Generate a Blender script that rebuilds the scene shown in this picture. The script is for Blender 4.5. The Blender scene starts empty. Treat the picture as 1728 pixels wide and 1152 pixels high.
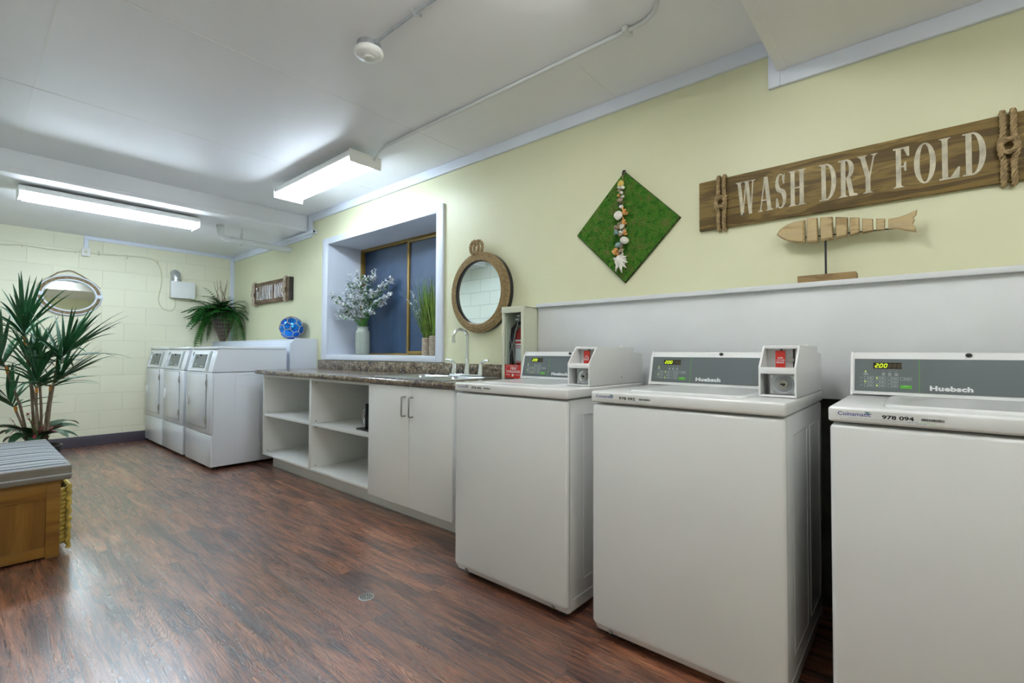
import bpy, bmesh, math, random
from mathutils import Vector, Matrix
random.seed(7)
S = bpy.context.scene
COL = S.collection
PI = math.pi

# ------------------------------------------------------------------ camera, light, exposure
YAW, PITCH, ROLL, FPX = 0.710311, 0.0241818, 0.00427692, 803.82
cd = bpy.data.cameras.new('camera')
cd.sensor_fit = 'HORIZONTAL'; cd.sensor_width = 36.0; cd.lens = FPX / 1728 * 36.0
cd.clip_start = 0.02
cam = bpy.data.objects.new('camera', cd); COL.objects.link(cam)
Fv = Vector((-math.sin(YAW) * math.cos(PITCH), math.cos(YAW) * math.cos(PITCH), math.sin(PITCH)))
Rv = Vector((math.cos(YAW), math.sin(YAW), 0)); Uv = Rv.cross(Fv)
R2 = Rv * math.cos(ROLL) + Uv * math.sin(ROLL); U2 = Uv * math.cos(ROLL) - Rv * math.sin(ROLL)
cam.matrix_world = Matrix(((R2.x, U2.x, -Fv.x, 0), (R2.y, U2.y, -Fv.y, 0), (R2.z, U2.z, -Fv.z, 1.08), (0, 0, 0, 1)))
S.camera = cam
vs = S.view_settings
vs.view_transform = 'Standard'; vs.look = 'None'; vs.gamma = 1.0; vs.use_curve_mapping = False; vs.exposure = 1.2
w = bpy.data.worlds.new('world'); S.world = w; w.use_nodes = True
w.node_tree.nodes['Background'].inputs[0].default_value = (0.6, 0.7, 0.8, 1)
w.node_tree.nodes['Background'].inputs[1].default_value = 0.05
TUBE_COOL = 31.0      # far fixture
TUBE_MID = 17.5       # fixture over the counter
TUBE_NEAR = 19.0      # fixture above the camera
COOL = (0.76, 0.88, 1.0); NEUTRAL = (0.97, 0.98, 1.0)

# ------------------------------------------------------------------ node helpers
class NT:
    def __init__(s, name):
        s.m = bpy.data.materials.new(name); s.m.use_nodes = True
        s.t = s.m.node_tree; s.b = s.t.nodes['Principled BSDF']
    def n(s, kind, **kw):
        nd = s.t.nodes.new(kind)
        for k, v in kw.items():
            if k.startswith('i_'):
                key = k[2:]
                nd.inputs[int(key) if key.isdigit() else key.replace('_', ' ')].default_value = v
            else: setattr(nd, k, v)
        return nd
    def l(s, a, b): s.t.links.new(a, b)
    def set(s, **kw):
        for k, v in kw.items(): s.b.inputs[k.replace('_', ' ')].default_value = v
        return s
    def math(s, op, a, b=None, c=None):
        nd = s.n('ShaderNodeMath', operation=op)
        for i, v in enumerate((a, b, c)):
            if v is None: continue
            if isinstance(v, (int, float)): nd.inputs[i].default_value = v
            else: s.l(v, nd.inputs[i])
        return nd.outputs[0]
    def coords(s, scale=(1, 1, 1), loc=(0, 0, 0), rot=(0, 0, 0), world=False):
        src = s.n('ShaderNodeNewGeometry').outputs['Position'] if world else s.n('ShaderNodeTexCoord').outputs['Object']
        mp = s.n('ShaderNodeMapping'); mp.inputs['Scale'].default_value = scale
        mp.inputs['Location'].default_value = loc; mp.inputs['Rotation'].default_value = rot
        s.l(src, mp.inputs[0]); return mp.outputs[0]
    def noise(s, vec, scale=5, detail=3, rough=.5, dist=0):
        nd = s.n('ShaderNodeTexNoise'); s.l(vec, nd.inputs['Vector'])
        nd.inputs['Scale'].default_value = scale; nd.inputs['Detail'].default_value = detail
        nd.inputs['Roughness'].default_value = rough; nd.inputs['Distortion'].default_value = dist
        return nd.outputs['Fac']
    def ramp(s, fac, stops, interp='LINEAR'):
        nd = s.n('ShaderNodeValToRGB'); s.l(fac, nd.inputs[0]); cr = nd.color_ramp; cr.interpolation = interp
        while len(cr.elements) > 1: cr.elements.remove(cr.elements[-1])
        cr.elements[0].position = stops[0][0]; cr.elements[0].color = (*stops[0][1], 1)
        for p, c in stops[1:]:
            e = cr.elements.new(p); e.color = (*c, 1)
        return nd.outputs[0]
    def mix(s, fac, a, b, blend='MIX'):
        nd = s.n('ShaderNodeMix', data_type='RGBA', blend_type=blend)
        for v, i in ((fac, 0), (a, 6), (b, 7)):
            if isinstance(v, (int, float)): nd.inputs[i].default_value = v
            elif isinstance(v, tuple): nd.inputs[i].default_value = (*v, 1)
            else: s.l(v, nd.inputs[i])
        return nd.outputs[2]
    def bump(s, h, strength=.3, dist=.01):
        nd = s.n('ShaderNodeBump'); nd.inputs['Strength'].default_value = strength; nd.inputs['Distance'].default_value = dist
        s.l(h, nd.inputs['Height']); s.l(nd.outputs[0], s.b.inputs['Normal'])

def plain(name, col, rough=.5, metal=0, bump=0, bscale=60, var=.04, vscale=3, coat=0, spec=.5):
    t = NT(name); c = t.coords()
    f = t.noise(c, vscale, 3)
    lo = tuple(max(0, x * (1 - var)) for x in col); hi = tuple(min(1, x * (1 + var)) for x in col)
    t.l(t.ramp(f, [(.3, lo), (.7, hi)]), t.b.inputs['Base Color'])
    t.set(Roughness=rough, Metallic=metal)
    t.b.inputs['Specular IOR Level'].default_value = spec
    if coat: t.b.inputs['Coat Weight'].default_value = coat; t.b.inputs['Coat Roughness'].default_value = .08
    if bump: t.bump(t.noise(c, bscale, 2), bump, .002)
    return t.m
def emit(name, col, strength):
    t = NT(name); t.set(Roughness=.4)
    t.b.inputs['Base Color'].default_value = (*col, 1)
    t.b.inputs['Emission Color'].default_value = (*col, 1); t.b.inputs['Emission Strength'].default_value = strength
    return t.m

M = {}
M['enamel'] = plain('white_enamel', (.77, .785, .78), .22, var=.01, coat=.3)
M['enamel_blue'] = plain('cool_white_enamel', (.79, .83, .88), .25, var=.01, coat=.3)
M['laminate'] = plain('white_laminate', (.85, .86, .83), .4, var=.015)
M['melamine'] = plain('white_melamine', (.73, .78, .87), .45, var=.02, bump=.05)
M['trim'] = plain('white_trim_paint', (.73, .78, .87), .4, var=.03, bump=.08, bscale=30)
M['ceiling'] = plain('ceiling_paint', (.86, .865, .885), .5, var=.03, bump=.10, bscale=22, vscale=1.2)
M['soffit'] = plain('soffit_paint', (.84, .84, .83), .45, var=.03, bump=.10, bscale=22, vscale=1.2)
M['wall'] = plain('yellow_green_wall_paint', (.72, .722, .49), .45, var=.025, bump=.06, bscale=35, vscale=1.5)
M['panel'] = plain('white_wall_panel', (.70, .72, .725), .4, var=.04, bump=.05, vscale=4)
M['black'] = plain('black_plastic', (.015, .015, .017), .35)
M['dark'] = plain('dark_recess', (.03, .03, .03), .7)
M['rubber'] = plain('black_rubber', (.02, .02, .022), .6)
M['grey'] = plain('grey_control_panel', (.125, .15, .155), .35, var=.02)
M['display'] = plain('dark_display_window', (.03, .022, .01), .15)
M['digit'] = emit('lit_yellow_green_digits', (.62, .9, .02), .55)
M['dimdigit'] = plain('unlit_digits', (.09, .075, .04), .4)
M['white_ink'] = plain('white_lettering', (.75, .78, .78), .5, var=.01)
M['grey_ink'] = plain('pale_grey_lines', (.42, .47, .47), .5, var=.01)
M['green_ink'] = plain('green_print', (.10, .45, .03), .4, var=.01)
M['blue_ink'] = plain('blue_lettering', (.03, .05, .32), .4, var=.01)
M['black_ink'] = plain('black_lettering', (.015, .015, .02), .4, var=.01)
M['sticker'] = plain('clear_white_sticker', (.745, .76, .75), .25, var=.01)
M['red'] = plain('red_plastic', (.62, .03, .02), .4)
M['red_paint'] = plain('red_extinguisher_paint', (.35, .02, .02), .25)
M['chrome'] = plain('chrome', (.78, .8, .82), .08, 1, var=.01)
M['steel'] = plain('brushed_steel', (.55, .57, .58), .28, 1, var=.05, vscale=20)
M['nickel'] = plain('satin_nickel', (.42, .41, .39), .3, 1)
M['galv'] = plain('galvanised_steel', (.58, .61, .64), .35, .85, var=.15, vscale=25)
M['white_pipe'] = plain('white_painted_pipe', (.66, .69, .68), .45, var=.06, bump=.2, bscale=30)
M['white_plastic'] = plain('white_plastic', (.78, .79, .76), .35, var=.01)
M['cream_metal'] = plain('cream_painted_metal', (.62, .64, .50), .4, var=.02)
M['cable'] = plain('cream_painted_cable', (.66, .65, .45), .5)
M['base'] = plain('dark_vinyl_baseboard', (.065, .055, .075), .4, var=.1)
M['bronze'] = plain('bronze_window_frame', (.27, .17, .035), .4, .3, var=.15, vscale=12)
M['mirror'] = plain('mirror_glass', (.86, .93, .92), .015, 1, var=0)
M['twine'] = plain('natural_twine', (.33, .25, .15), .85, var=.3, vscale=40)
M['rope'] = plain('manila_rope', (.36, .26, .13), .85, var=.3, vscale=60, bump=.6, bscale=220)
M['rope_pale'] = plain('pale_cotton_rope', (.50, .42, .31), .85, var=.25, vscale=60, bump=.6, bscale=220)
M['stem'] = plain('grey_brown_stem', (.24, .18, .12), .7, var=.3, vscale=30)
M['soil'] = plain('dark_soil', (.03, .022, .015), .9)
M['pot'] = plain('dark_green_black_pot', (.02, .022, .02), .35)
M['leaf'] = plain('dark_green_leaf', (.025, .125, .045), .4, var=.5, vscale=6)
M['leaf2'] = plain('bright_green_leaf', (.055, .22, .03), .45, var=.45, vscale=9)
M['fern'] = plain('fern_green', (.02, .15, .02), .5, var=.5, vscale=14)
M['grass'] = plain('artificial_grass_green', (.20, .34, .05), .5, var=.5, vscale=12)
M['grass_brown'] = plain('dry_grass_brown', (.10, .06, .03), .6, var=.3)
M['broad'] = plain('red_edged_leaf', (.03, .09, .035), .35, var=.4, vscale=12)
M['pinkleaf'] = plain('pink_edge', (.45, .05, .09), .4)
M['redflower'] = plain('pink_red_blossom', (.50, .06, .10), .6, var=.3)
M['orange'] = plain('orange_leaf_collar', (.65, .27, .04), .6)
M['petal'] = plain('white_petal', (.90, .92, .95), .6, var=.03)
M['ceramic'] = plain('speckled_sage_ceramic', (.31, .345, .30), .25, var=.08, vscale=60, coat=.3)
M['wicker_dark'] = plain('dark_woven_basket', (.055, .045, .042), .7, var=.5, vscale=50)
M['wicker_tan'] = plain('tan_basket_band', (.26, .20, .14), .7, var=.3)
M['seagrass'] = plain('yellow_wicker', (.58, .43, .09), .55, var=.35, vscale=25, bump=.5, bscale=80)
M['moss_edge'] = plain('moss_board_edge', (.035, .04, .012), .9)
M['bwood'] = None
M['shell_w'] = plain('white_shell', (.70, .68, .60), .5, var=.15, vscale=40, bump=.4, bscale=120)
M['shell_y'] = plain('yellow_shell', (.72, .52, .12), .45, var=.2, vscale=40)
M['shell_o'] = plain('orange_shell', (.72, .34, .10), .5, var=.2, vscale=40, bump=.4, bscale=120)
M['shell_g'] = plain('blue_grey_shell', (.22, .33, .34), .4, var=.3, vscale=50)
M['shell_t'] = plain('speckled_tan_shell', (.34, .27, .17), .5, var=.6, vscale=90, bump=.4, bscale=120)
M['shell_d'] = plain('dark_shell', (.06, .035, .04), .4)
M['paper'] = plain('pale_paper', (.50, .55, .62), .7)
M['drain'] = plain('drain_metal', (.55, .56, .52), .3, .8)
t = NT('blue_mirrored_glass'); c = t.coords()
t.l(t.ramp(t.noise(c, 4, 2), [(.3, (.01, .10, .62)), (.7, (.02, .28, .85))]), t.b.inputs['Base Color'])
t.set(Roughness=.06, Metallic=.75); M['blueglass'] = t.m
t = NT('cabinet_glass'); t.set(Roughness=.02); t.b.inputs['Base Color'].default_value = (.9, .95, .97, 1)
t.b.inputs['Transmission Weight'].default_value = 1; t.b.inputs['IOR'].default_value = 1.06; M['glass'] = t.m

# lightly textured obscured window glass against the dark outside
t = NT('obscured_dark_blue_glass'); c = t.coords()
n1 = t.noise(c, 1.6, 5, .6, .4); sm = t.noise(t.coords(scale=(5, 1, .9)), 2.2, 4, .6)
col = t.ramp(n1, [(.3, (.011, .034, .080)), (.75, (.034, .076, .15))])
col = t.mix(t.ramp(sm, [(.55, (0, 0, 0)), (.85, (.35, .35, .35))]), col, (.10, .18, .26))
t.l(col, t.b.inputs['Base Color']); t.set(Roughness=.42)
t.bump(t.noise(c, 260, 1), .35, .002); M['winglass'] = t.m

# painted concrete block, courses of 0.203 m; axis picks which horizontal coordinate runs along the wall
def block_mat(name, axis, col, mw=.0032, mc=.86):
    t = NT(name)
    g = t.n('ShaderNodeNewGeometry'); sp = t.n('ShaderNodeSeparateXYZ'); t.l(g.outputs['Position'], sp.inputs[0])
    cb = t.n('ShaderNodeCombineXYZ')
    t.l(t.math('ADD', sp.outputs[axis], 4.15 - .66 + (.22 if axis == 0 else 0)), cb.inputs[0])
    t.l(t.math('ADD', sp.outputs[2], -.19 + .203 * 5), cb.inputs[1])
    b = t.n('ShaderNodeTexBrick', offset=.5, offset_frequency=2, squash=1.0)
    t.l(cb.outputs[0], b.inputs['Vector'])
    for k, v in (('Scale', 1.0), ('Brick Width', .415), ('Row Height', .203), ('Mortar Size', mw), ('Mortar Smooth', .6), ('Bias', 0)):
        b.inputs[k].default_value = v
    hi = tuple(x * 1.02 for x in col); lo = tuple(x * .97 for x in col)
    b.inputs['Color1'].default_value = (*hi, 1); b.inputs['Color2'].default_value = (*lo, 1)
    b.inputs['Mortar'].default_value = (*[x * mc for x in col], 1)
    c = t.coords(world=True)
    f = t.noise(c, 2.5, 4)
    t.l(t.mix(t.math('MULTIPLY', f, .12), b.outputs[0], tuple(x * .8 for x in col)), t.b.inputs['Base Color'])
    h = t.math('SUBTRACT', t.math('MULTIPLY', t.noise(c, 55, 3), .12), b.outputs['Fac'])
    t.bump(h, .5, .005); t.set(Roughness=.5)
    return t.m
M['block_far'] = block_mat('painted_block_far', 1, (.82, .805, .615), .0034, .88)
M['block_side'] = block_mat('painted_block_side', 0, (.78, .80, .70), .0055, .66)

# dark plank floor
def floor_mat():
    t = NT('dark_walnut_vinyl_plank')
    g = t.n('ShaderNodeNewGeometry'); sp = t.n('ShaderNodeSeparateXYZ'); t.l(g.outputs['Position'], sp.inputs[0])
    cb = t.n('ShaderNodeCombineXYZ'); t.l(t.math('ADD', sp.outputs[0], 20), cb.inputs[0]); t.l(t.math('ADD', sp.outputs[1], 10.08), cb.inputs[1])
    b = t.n('ShaderNodeTexBrick', offset=.37, offset_frequency=2)
    t.l(cb.outputs[0], b.inputs['Vector'])
    for k, v in (('Scale', 1.0), ('Brick Width', 1.22), ('Row Height', .182), ('Mortar Size', .0009), ('Mortar Smooth', .2), ('Bias', 0)):
        b.inputs[k].default_value = v
    b.inputs['Color1'].default_value = (0, 0, 0, 1); b.inputs['Color2'].default_value = (1, 1, 1, 1); b.inputs['Mortar'].default_value = (.5, .5, .5, 1)
    rnd = b.outputs[0]
    off = t.n('ShaderNodeVectorMath', operation='SCALE'); t.l(rnd, off.inputs[0]); off.inputs['Scale'].default_value = 17.0
    add = t.n('ShaderNodeVectorMath', operation='ADD'); t.l(g.outputs['Position'], add.inputs[0]); t.l(off.outputs[0], add.inputs[1])
    mp = t.n('ShaderNodeMapping'); mp.inputs['Scale'].default_value = (.65, 5.0, 1); t.l(add.outputs[0], mp.inputs[0]); v = mp.outputs[0]
    n = t.noise(v, 1.9, 2.5, .55, .9)
    rings = t.math('POWER', t.math('MULTIPLY_ADD', t.math('SINE', t.math('MULTIPLY', n, 190)), .5, .5), 1.6)
    mp2 = t.n('ShaderNodeMapping'); mp2.inputs['Scale'].default_value = (2.2, 42, 1); t.l(add.outputs[0], mp2.inputs[0])
    grain = t.noise(mp2.outputs[0], 3, 5, .65, .6)
    mask = t.ramp(t.noise(v, 1.6, 3, .6), [(.40, (0, 0, 0)), (.58, (1, 1, 1))])
    blot = t.noise(v, 2.6, 6, .68, 1.0)
    base = t.ramp(blot, [(.33, (.052, .025, .026)), (.44, (.15, .064, .046)), (.55, (.34, .14, .070)), (.70, (.50, .26, .145))])
    lines = t.math('MULTIPLY', rings, mask)
    base = t.mix(t.math('MULTIPLY', lines, .36), base, (.030, .013, .010))
    gr = t.ramp(grain, [(.36, (.25, .22, .22)), (.58, (1.15, 1.1, 1.1))])
    base = t.mix(.75, base, gr, 'MULTIPLY')
    tint = t.mix(rnd, (.72, .70, .72), (1.25, 1.15, 1.05))
    base = t.mix(1.0, base, tint, 'MULTIPLY')
    base = t.mix(b.outputs['Fac'], base, (.018, .009, .006))
    t.l(base, t.b.inputs['Base Color'])
    rough = t.math('MULTIPLY_ADD', t.noise(v, 5, 4, .6), .22, .10); rough = t.math('MULTIPLY_ADD', lines, .12, rough)
    rough = t.math('MULTIPLY_ADD', grain, .16, rough)
    t.l(rough, t.b.inputs['Roughness'])
    h = t.math('ADD', t.math('MULTIPLY', lines, .45), t.math('MULTIPLY', grain, 1.0))
    h = t.math('SUBTRACT', h, t.math('MULTIPLY', b.outputs['Fac'], 1.5))
    t.bump(h, .5, .0026)
    t.b.inputs['Specular IOR Level'].default_value = 1.0
    t.b.inputs['Coat Weight'].default_value = 1.0; t.b.inputs['Coat Roughness'].default_value = .26
    return t.m
M['floor'] = floor_mat()

def wood(name, cols, scale=(1, 12, 12), s=3, rough=.5, rings=30, contrast=.5, bump=.2):
    t = NT(name); v = t.coords(scale=scale)
    n = t.noise(v, s, 3, .55, .6)
    r = t.math('MULTIPLY_ADD', t.math('SINE', t.math('MULTIPLY', n, rings)), .5, .5)
    g = t.noise(t.coords(scale=(scale[0] * 2, scale[1] * 6, scale[2] * 6)), 5, 2)
    col = t.ramp(n, [(.3, cols[0]), (.5, cols[1]), (.7, cols[2])])
    col = t.mix(t.math('MULTIPLY', t.math('MULTIPLY', r, g), contrast), col, tuple(x * .35 for x in cols[0]))
    t.l(col, t.b.inputs['Base Color']); t.set(Roughness=rough)
    t.bump(t.math('ADD', r, g), bump, .002); return t.m
M['signwood'] = wood('weathered_brown_sign_wood', ((.085, .050, .010), (.21, .135, .032), (.34, .235, .07)), (1.4, 1, 11), 2.2, .6, 34, .8, .3)
M['signwood2'] = wood('grey_brown_sign_wood', ((.09, .055, .03), (.17, .11, .06), (.24, .17, .10)), (1.4, 1, 11), 3, .7, 20, .6)
M['dark_wood'] = wood('dark_stained_wood', ((.02, .016, .015), (.035, .028, .026), (.06, .05, .045)), (9, 9, 1.2), 3, .6, 20, .6)
M['driftwood'] = wood('pale_driftwood', ((.36, .25, .10), (.50, .38, .19), (.60, .47, .27)), (2, 4, 9), 3, .65, 22, .5, .15)
M['basewood'] = wood('brown_block_wood', ((.22, .135, .05), (.33, .215, .09), (.42, .29, .13)), (2, 4, 9), 3, .65, 22, .5, .15)
M['honeywood'] = wood('honey_stained_wood', ((.16, .065, .008), (.25, .11, .014), (.33, .16, .024)), (12, 12, 1.2), 1.6, .32, 14, .25, .06)
M['honeyrail'] = wood('honey_stained_rail', ((.19, .08, .010), (.30, .14, .018), (.38, .19, .03)), (12, 1.2, 12), 1.6, .32, 14, .25, .06)

t = NT('brown_granite_laminate'); c = t.coords()
vo = t.n('ShaderNodeTexVoronoi'); vo.inputs['Scale'].default_value = 85; t.l(c, vo.inputs['Vector'])
spk = t.n('ShaderNodeSeparateColor'); t.l(vo.outputs['Color'], spk.inputs[0])
col = t.ramp(spk.outputs[0], [(0, (.018, .018, .022)), (.22, (.05, .055, .07)), (.4, (.17, .12, .07)), (.6, (.27, .21, .15)), (.8, (.46, .42, .34)), (.92, (.10, .05, .02))], 'CONSTANT')
big = t.ramp(t.noise(c, 16, 4, .6, 1.0), [(.38, (.05, .06, .075)), (.5, (.22, .16, .10)), (.66, (.42, .36, .27))])
t.l(t.mix(.52, col, big), t.b.inputs['Base Color']); t.set(Roughness=.16); M['granite'] = t.m

t = NT('mossy_green'); c = t.coords()
n = t.noise(c, 26, 4, .65, .4); f = t.noise(c, 170, 2)
col = t.ramp(t.math('MULTIPLY_ADD', f, .45, t.math('MULTIPLY', n, .62)), [(.36, (.015, .040, .004)), (.45, (.028, .15, .006)), (.53, (.07, .25, .012)), (.61, (.12, .17, .03)), (.70, (.22, .21, .06))])
t.l(col, t.b.inputs['Base Color']); t.set(Roughness=.9); t.bump(f, 1, .004); M['moss'] = t.m

t = NT('striped_cushion_fabric'); g = t.coords(); sp = t.n('ShaderNodeSeparateXYZ'); t.l(g, sp.inputs[0])
u = t.math('FRACT', t.math('MULTIPLY', sp.outputs[0], 3.7))
col = t.ramp(u, [(0, (.46, .49, .52)), (.14, (.22, .24, .27)), (.24, (.50, .52, .54)), (.36, (.03, .042, .07)), (.46, (.30, .32, .34)), (.52, (.52, .53, .53)), (.66, (.22, .24, .26)), (.76, (.48, .50, .52)), (.86, (.04, .05, .075)), (.94, (.40, .42, .44))], 'CONSTANT')
t.l(t.mix(.15, col, t.ramp(t.noise(g, 90, 2), [(.3, (.35, .36, .36)), (.7, (.7, .7, .7))])), t.b.inputs['Base Color'])
t.set(Roughness=.85); t.bump(t.noise(g, 300, 2), .3, .001); M['stripe'] = t.m
M['beige'] = plain('taupe_cushion_fabric', (.22, .20, .165), .85, var=.08, bump=.4, bscale=260)
t = NT('paper_notice'); c = t.coords(); t.b.inputs['Base Color'].default_value = (.5, .55, .62, 1); M['notice'] = t.m

# ------------------------------------------------------------------ mesh builder
class MB:
    def __init__(s): s.v = []; s.f = []; s.smooth = []
    def add(s, vs, fs, smooth=True):
        o = len(s.v); s.v += [tuple(p) for p in vs]; s.f += [tuple(i + o for i in f) for f in fs]; s.smooth += [smooth] * len(fs); return s
    def box(s, x0, x1, y0, y1, z0, z1, bev=0, seg=2):
        if bev <= 0:
            vs = [(x0, y0, z0), (x1, y0, z0), (x1, y1, z0), (x0, y1, z0), (x0, y0, z1), (x1, y0, z1), (x1, y1, z1), (x0, y1, z1)]
            return s.add(vs, [(0, 3, 2, 1), (4, 5, 6, 7), (0, 1, 5, 4), (1, 2, 6, 5), (2, 3, 7, 6), (3, 0, 4, 7)], False)
        bm = bmesh.new(); bmesh.ops.create_cube(bm, size=1)
        for v in bm.verts: v.co = Vector(((x0 + x1) / 2 + v.co.x * (x1 - x0), (y0 + y1) / 2 + v.co.y * (y1 - y0), (z0 + z1) / 2 + v.co.z * (z1 - z0)))
        bmesh.ops.bevel(bm, geom=bm.edges[:], offset=bev, segments=seg, profile=.5, affect='EDGES')
        return s.bm(bm)
    def bm(s, bm, mat=None):
        bm.verts.index_update()
        s.add([(mat @ v.co if mat else v.co) for v in bm.verts], [[v.index for v in f.verts] for f in bm.faces], True); bm.free(); return s
    def prism(s, pts, a, b, axis='x', smooth=False):
        """pts 2-D polygon extruded between a and b along axis. x: pts=(y,z); y: pts=(x,z); z: pts=(x,y)"""
        def P(p, t): return {'x': (t, p[0], p[1]), 'y': (p[0], t, p[1]), 'z': (p[0], p[1], t)}[axis]
        n = len(pts); vs = [P(p, a) for p in pts] + [P(p, b) for p in pts]
        fs = [tuple(range(n))[::-1], tuple(range(n, 2 * n))] + [(i, (i + 1) % n, (i + 1) % n + n, i + n) for i in range(n)]
        return s.add(vs, fs, smooth)
    def tube(s, pts, r, seg=8, closed=False, cap=True):
        pts = [Vector(p) for p in pts]; n = len(pts)
        if n < 2: return s
        rr = r if isinstance(r, (list, tuple)) else [r] * n
        rings = []; up = None
        for i, p in enumerate(pts):
            if closed: d = pts[(i + 1) % n] - pts[i - 1]
            else: d = pts[min(i + 1, n - 1)] - pts[max(i - 1, 0)]
            if d.length < 1e-9: d = Vector((0, 0, 1))
            d.normalize()
            if up is None:
                up = Vector((0, 0, 1)) if abs(d.z) < .9 else Vector((1, 0, 0))
            a = up - d * up.dot(d)
            if a.length < 1e-6: a = d.orthogonal()
            a.normalize(); up = a; b = d.cross(a)
            rings.append([p + (a * math.cos(2 * PI * k / seg) + b * math.sin(2 * PI * k / seg)) * rr[i] for k in range(seg)])
        vs = [v for rg in rings for v in rg]; fs = []
        for i in range(n if closed else n - 1):
            j = (i + 1) % n
            for k in range(seg): fs.append((i * seg + k, i * seg + (k + 1) % seg, j * seg + (k + 1) % seg, j * seg + k))
        if cap and not closed:
            fs.append(tuple(range(seg))[::-1]); fs.append(tuple(range((n - 1) * seg, n * seg)))
        return s.add(vs, fs)
    def cyl(s, p0, p1, r, seg=20, r2=None): return s.tube([p0, p1], [r, r if r2 is None else r2], seg)
    def lathe(s, prof, c=(0, 0, 0), seg=32, axis='z', cap=True):
        vs = []; n = len(prof)
        for r, h in prof:
            for k in range(seg):
                a = 2 * PI * k / seg
                q = (r * math.cos(a), r * math.sin(a), h)
                if axis == 'y': q = (q[0], q[2], q[1])
                vs.append((c[0] + q[0], c[1] + q[1], c[2] + q[2]))
        fs = [(i * seg + k, i * seg + (k + 1) % seg, (i + 1) * seg + (k + 1) % seg, (i + 1) * seg + k) for i in range(n - 1) for k in range(seg)]
        if cap: fs += [tuple(range(seg))[::-1], tuple(range((n - 1) * seg, n * seg))]
        return s.add(vs, fs)
    def ball(s, c, r, seg=16, rings=10, sc=(1, 1, 1), rot=None):
        bm = bmesh.new(); bmesh.ops.create_uvsphere(bm, u_segments=seg, v_segments=rings, radius=r)
        m = Matrix.Translation(c) @ (rot.to_4x4() if rot else Matrix()) @ Matrix.Diagonal((*sc, 1))
        return s.bm(bm, m)
    def ellring(s, c, rx, rz, prof, n=96, plane='xz'):
        """sweep a closed profile [(radial offset, depth)] round an ellipse; depth is towards the viewer side (-y or +x)"""
        vs = []; m = len(prof)
        for i in range(n):
            a = 2 * PI * i / n
            for dr, dd in prof:
                u = (rx + dr) * math.cos(a); h = (rz + dr) * math.sin(a)
                vs.append((c[0] + u, c[1] - dd, c[2] + h) if plane == 'xz' else (c[0] + dd, c[1] + u, c[2] + h))
        fs = [(i * m + k, ((i + 1) % n) * m + k, ((i + 1) % n) * m + (k + 1) % m, i * m + (k + 1) % m) for i in range(n) for k in range(m)]
        return s.add(vs, fs)
    def rope(s, path, r, pitch=None, closed=False, strands=3, seg=5, step=None):
        """laid rope: strands wound in a helix round the path"""
        P = [Vector(p) for p in path]
        if closed: P = P + [P[0]]
        L = [0]
        for a, b in zip(P, P[1:]): L.append(L[-1] + (b - a).length)
        tot = L[-1]; pitch = pitch or r * 5.5; turns = max(1, round(tot / pitch)); step = step or pitch / 7
        n = max(8, int(tot / step))
        def at(d):
            for i in range(len(L) - 1):
                if d <= L[i + 1] or i == len(L) - 2:
                    f = (d - L[i]) / max(1e-9, L[i + 1] - L[i]); return P[i].lerp(P[i + 1], f), i
        C = []
        j = 0
        for i in range(n if closed else n + 1):
            d = tot * i / n
            while j < len(L) - 2 and L[j + 1] < d: j += 1
            f = (d - L[j]) / max(1e-9, L[j + 1] - L[j]); C.append(P[j].lerp(P[j + 1], f))
        m = len(C); fr = []; up = None
        for i in range(m):
            d = (C[(i + 1) % m] - C[i - 1]) if closed else (C[min(i + 1, m - 1)] - C[max(0, i - 1)])
            d.normalize()
            if up is None: up = Vector((0, 1, 0)) if abs(d.y) < .9 else Vector((1, 0, 0))
            a = (up - d * up.dot(d)); a = a.normalized() if a.length > 1e-6 else d.orthogonal().normalized(); up = a
            fr.append((a, d.cross(a)))
        for k in range(strands):
            pts = []
            for i in range(m):
                ph = 2 * PI * (turns * i / (m if closed else m - 1) + k / strands)
                pts.append(C[i] + (fr[i][0] * math.cos(ph) + fr[i][1] * math.sin(ph)) * r * .56)
            s.tube(pts, r * .50, seg, closed)
        return s
    def xf(s, m):
        s.v = [tuple(m @ Vector(p)) for p in s.v]; return s
    def build(s, name, mat, parent=None, label=None, origin=None):
        me = bpy.data.meshes.new(name)
        off = Vector(origin) if origin else Vector((0, 0, 0))
        me.from_pydata([tuple(Vector(p) - off) for p in s.v], [], s.f)
        me.polygons.foreach_set('use_smooth', s.smooth)
        me.materials.append(mat); me.update()
        bm = bmesh.new(); bm.from_mesh(me); bmesh.ops.recalc_face_normals(bm, faces=bm.faces[:]); bm.to_mesh(me); bm.free()
        me.set_sharp_from_angle(angle=math.radians(38))
        o = bpy.data.objects.new(name, me); COL.objects.link(o); o.location = off
        if parent: o.parent = parent
        if label: o['label'] = label
        return o

def thing(name, label, cat, loc=(0, 0, 0), group=None, rz=0):
    o = bpy.data.objects.new(name, None); COL.objects.link(o); o.location = loc; o.rotation_euler = (0, 0, rz)
    o.empty_display_size = .05
    o['label'] = label; o['category'] = cat
    if group: o['group'] = group
    return o
def tag(o, label, cat, group=None):
    o['label'] = label; o['category'] = cat
    if group: o['group'] = group
    return o
def struct(name, mb, mat):
    o = mb.build(name, mat); o['kind'] = 'structure'; return o
def kids(o): return [c for c in bpy.data.objects if c.parent == o]
def copy_tree(o, parent=None):
    c = o.copy(); COL.objects.link(c); c.parent = parent
    for ch in kids(o): copy_tree(ch, c)
    return c

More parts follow.
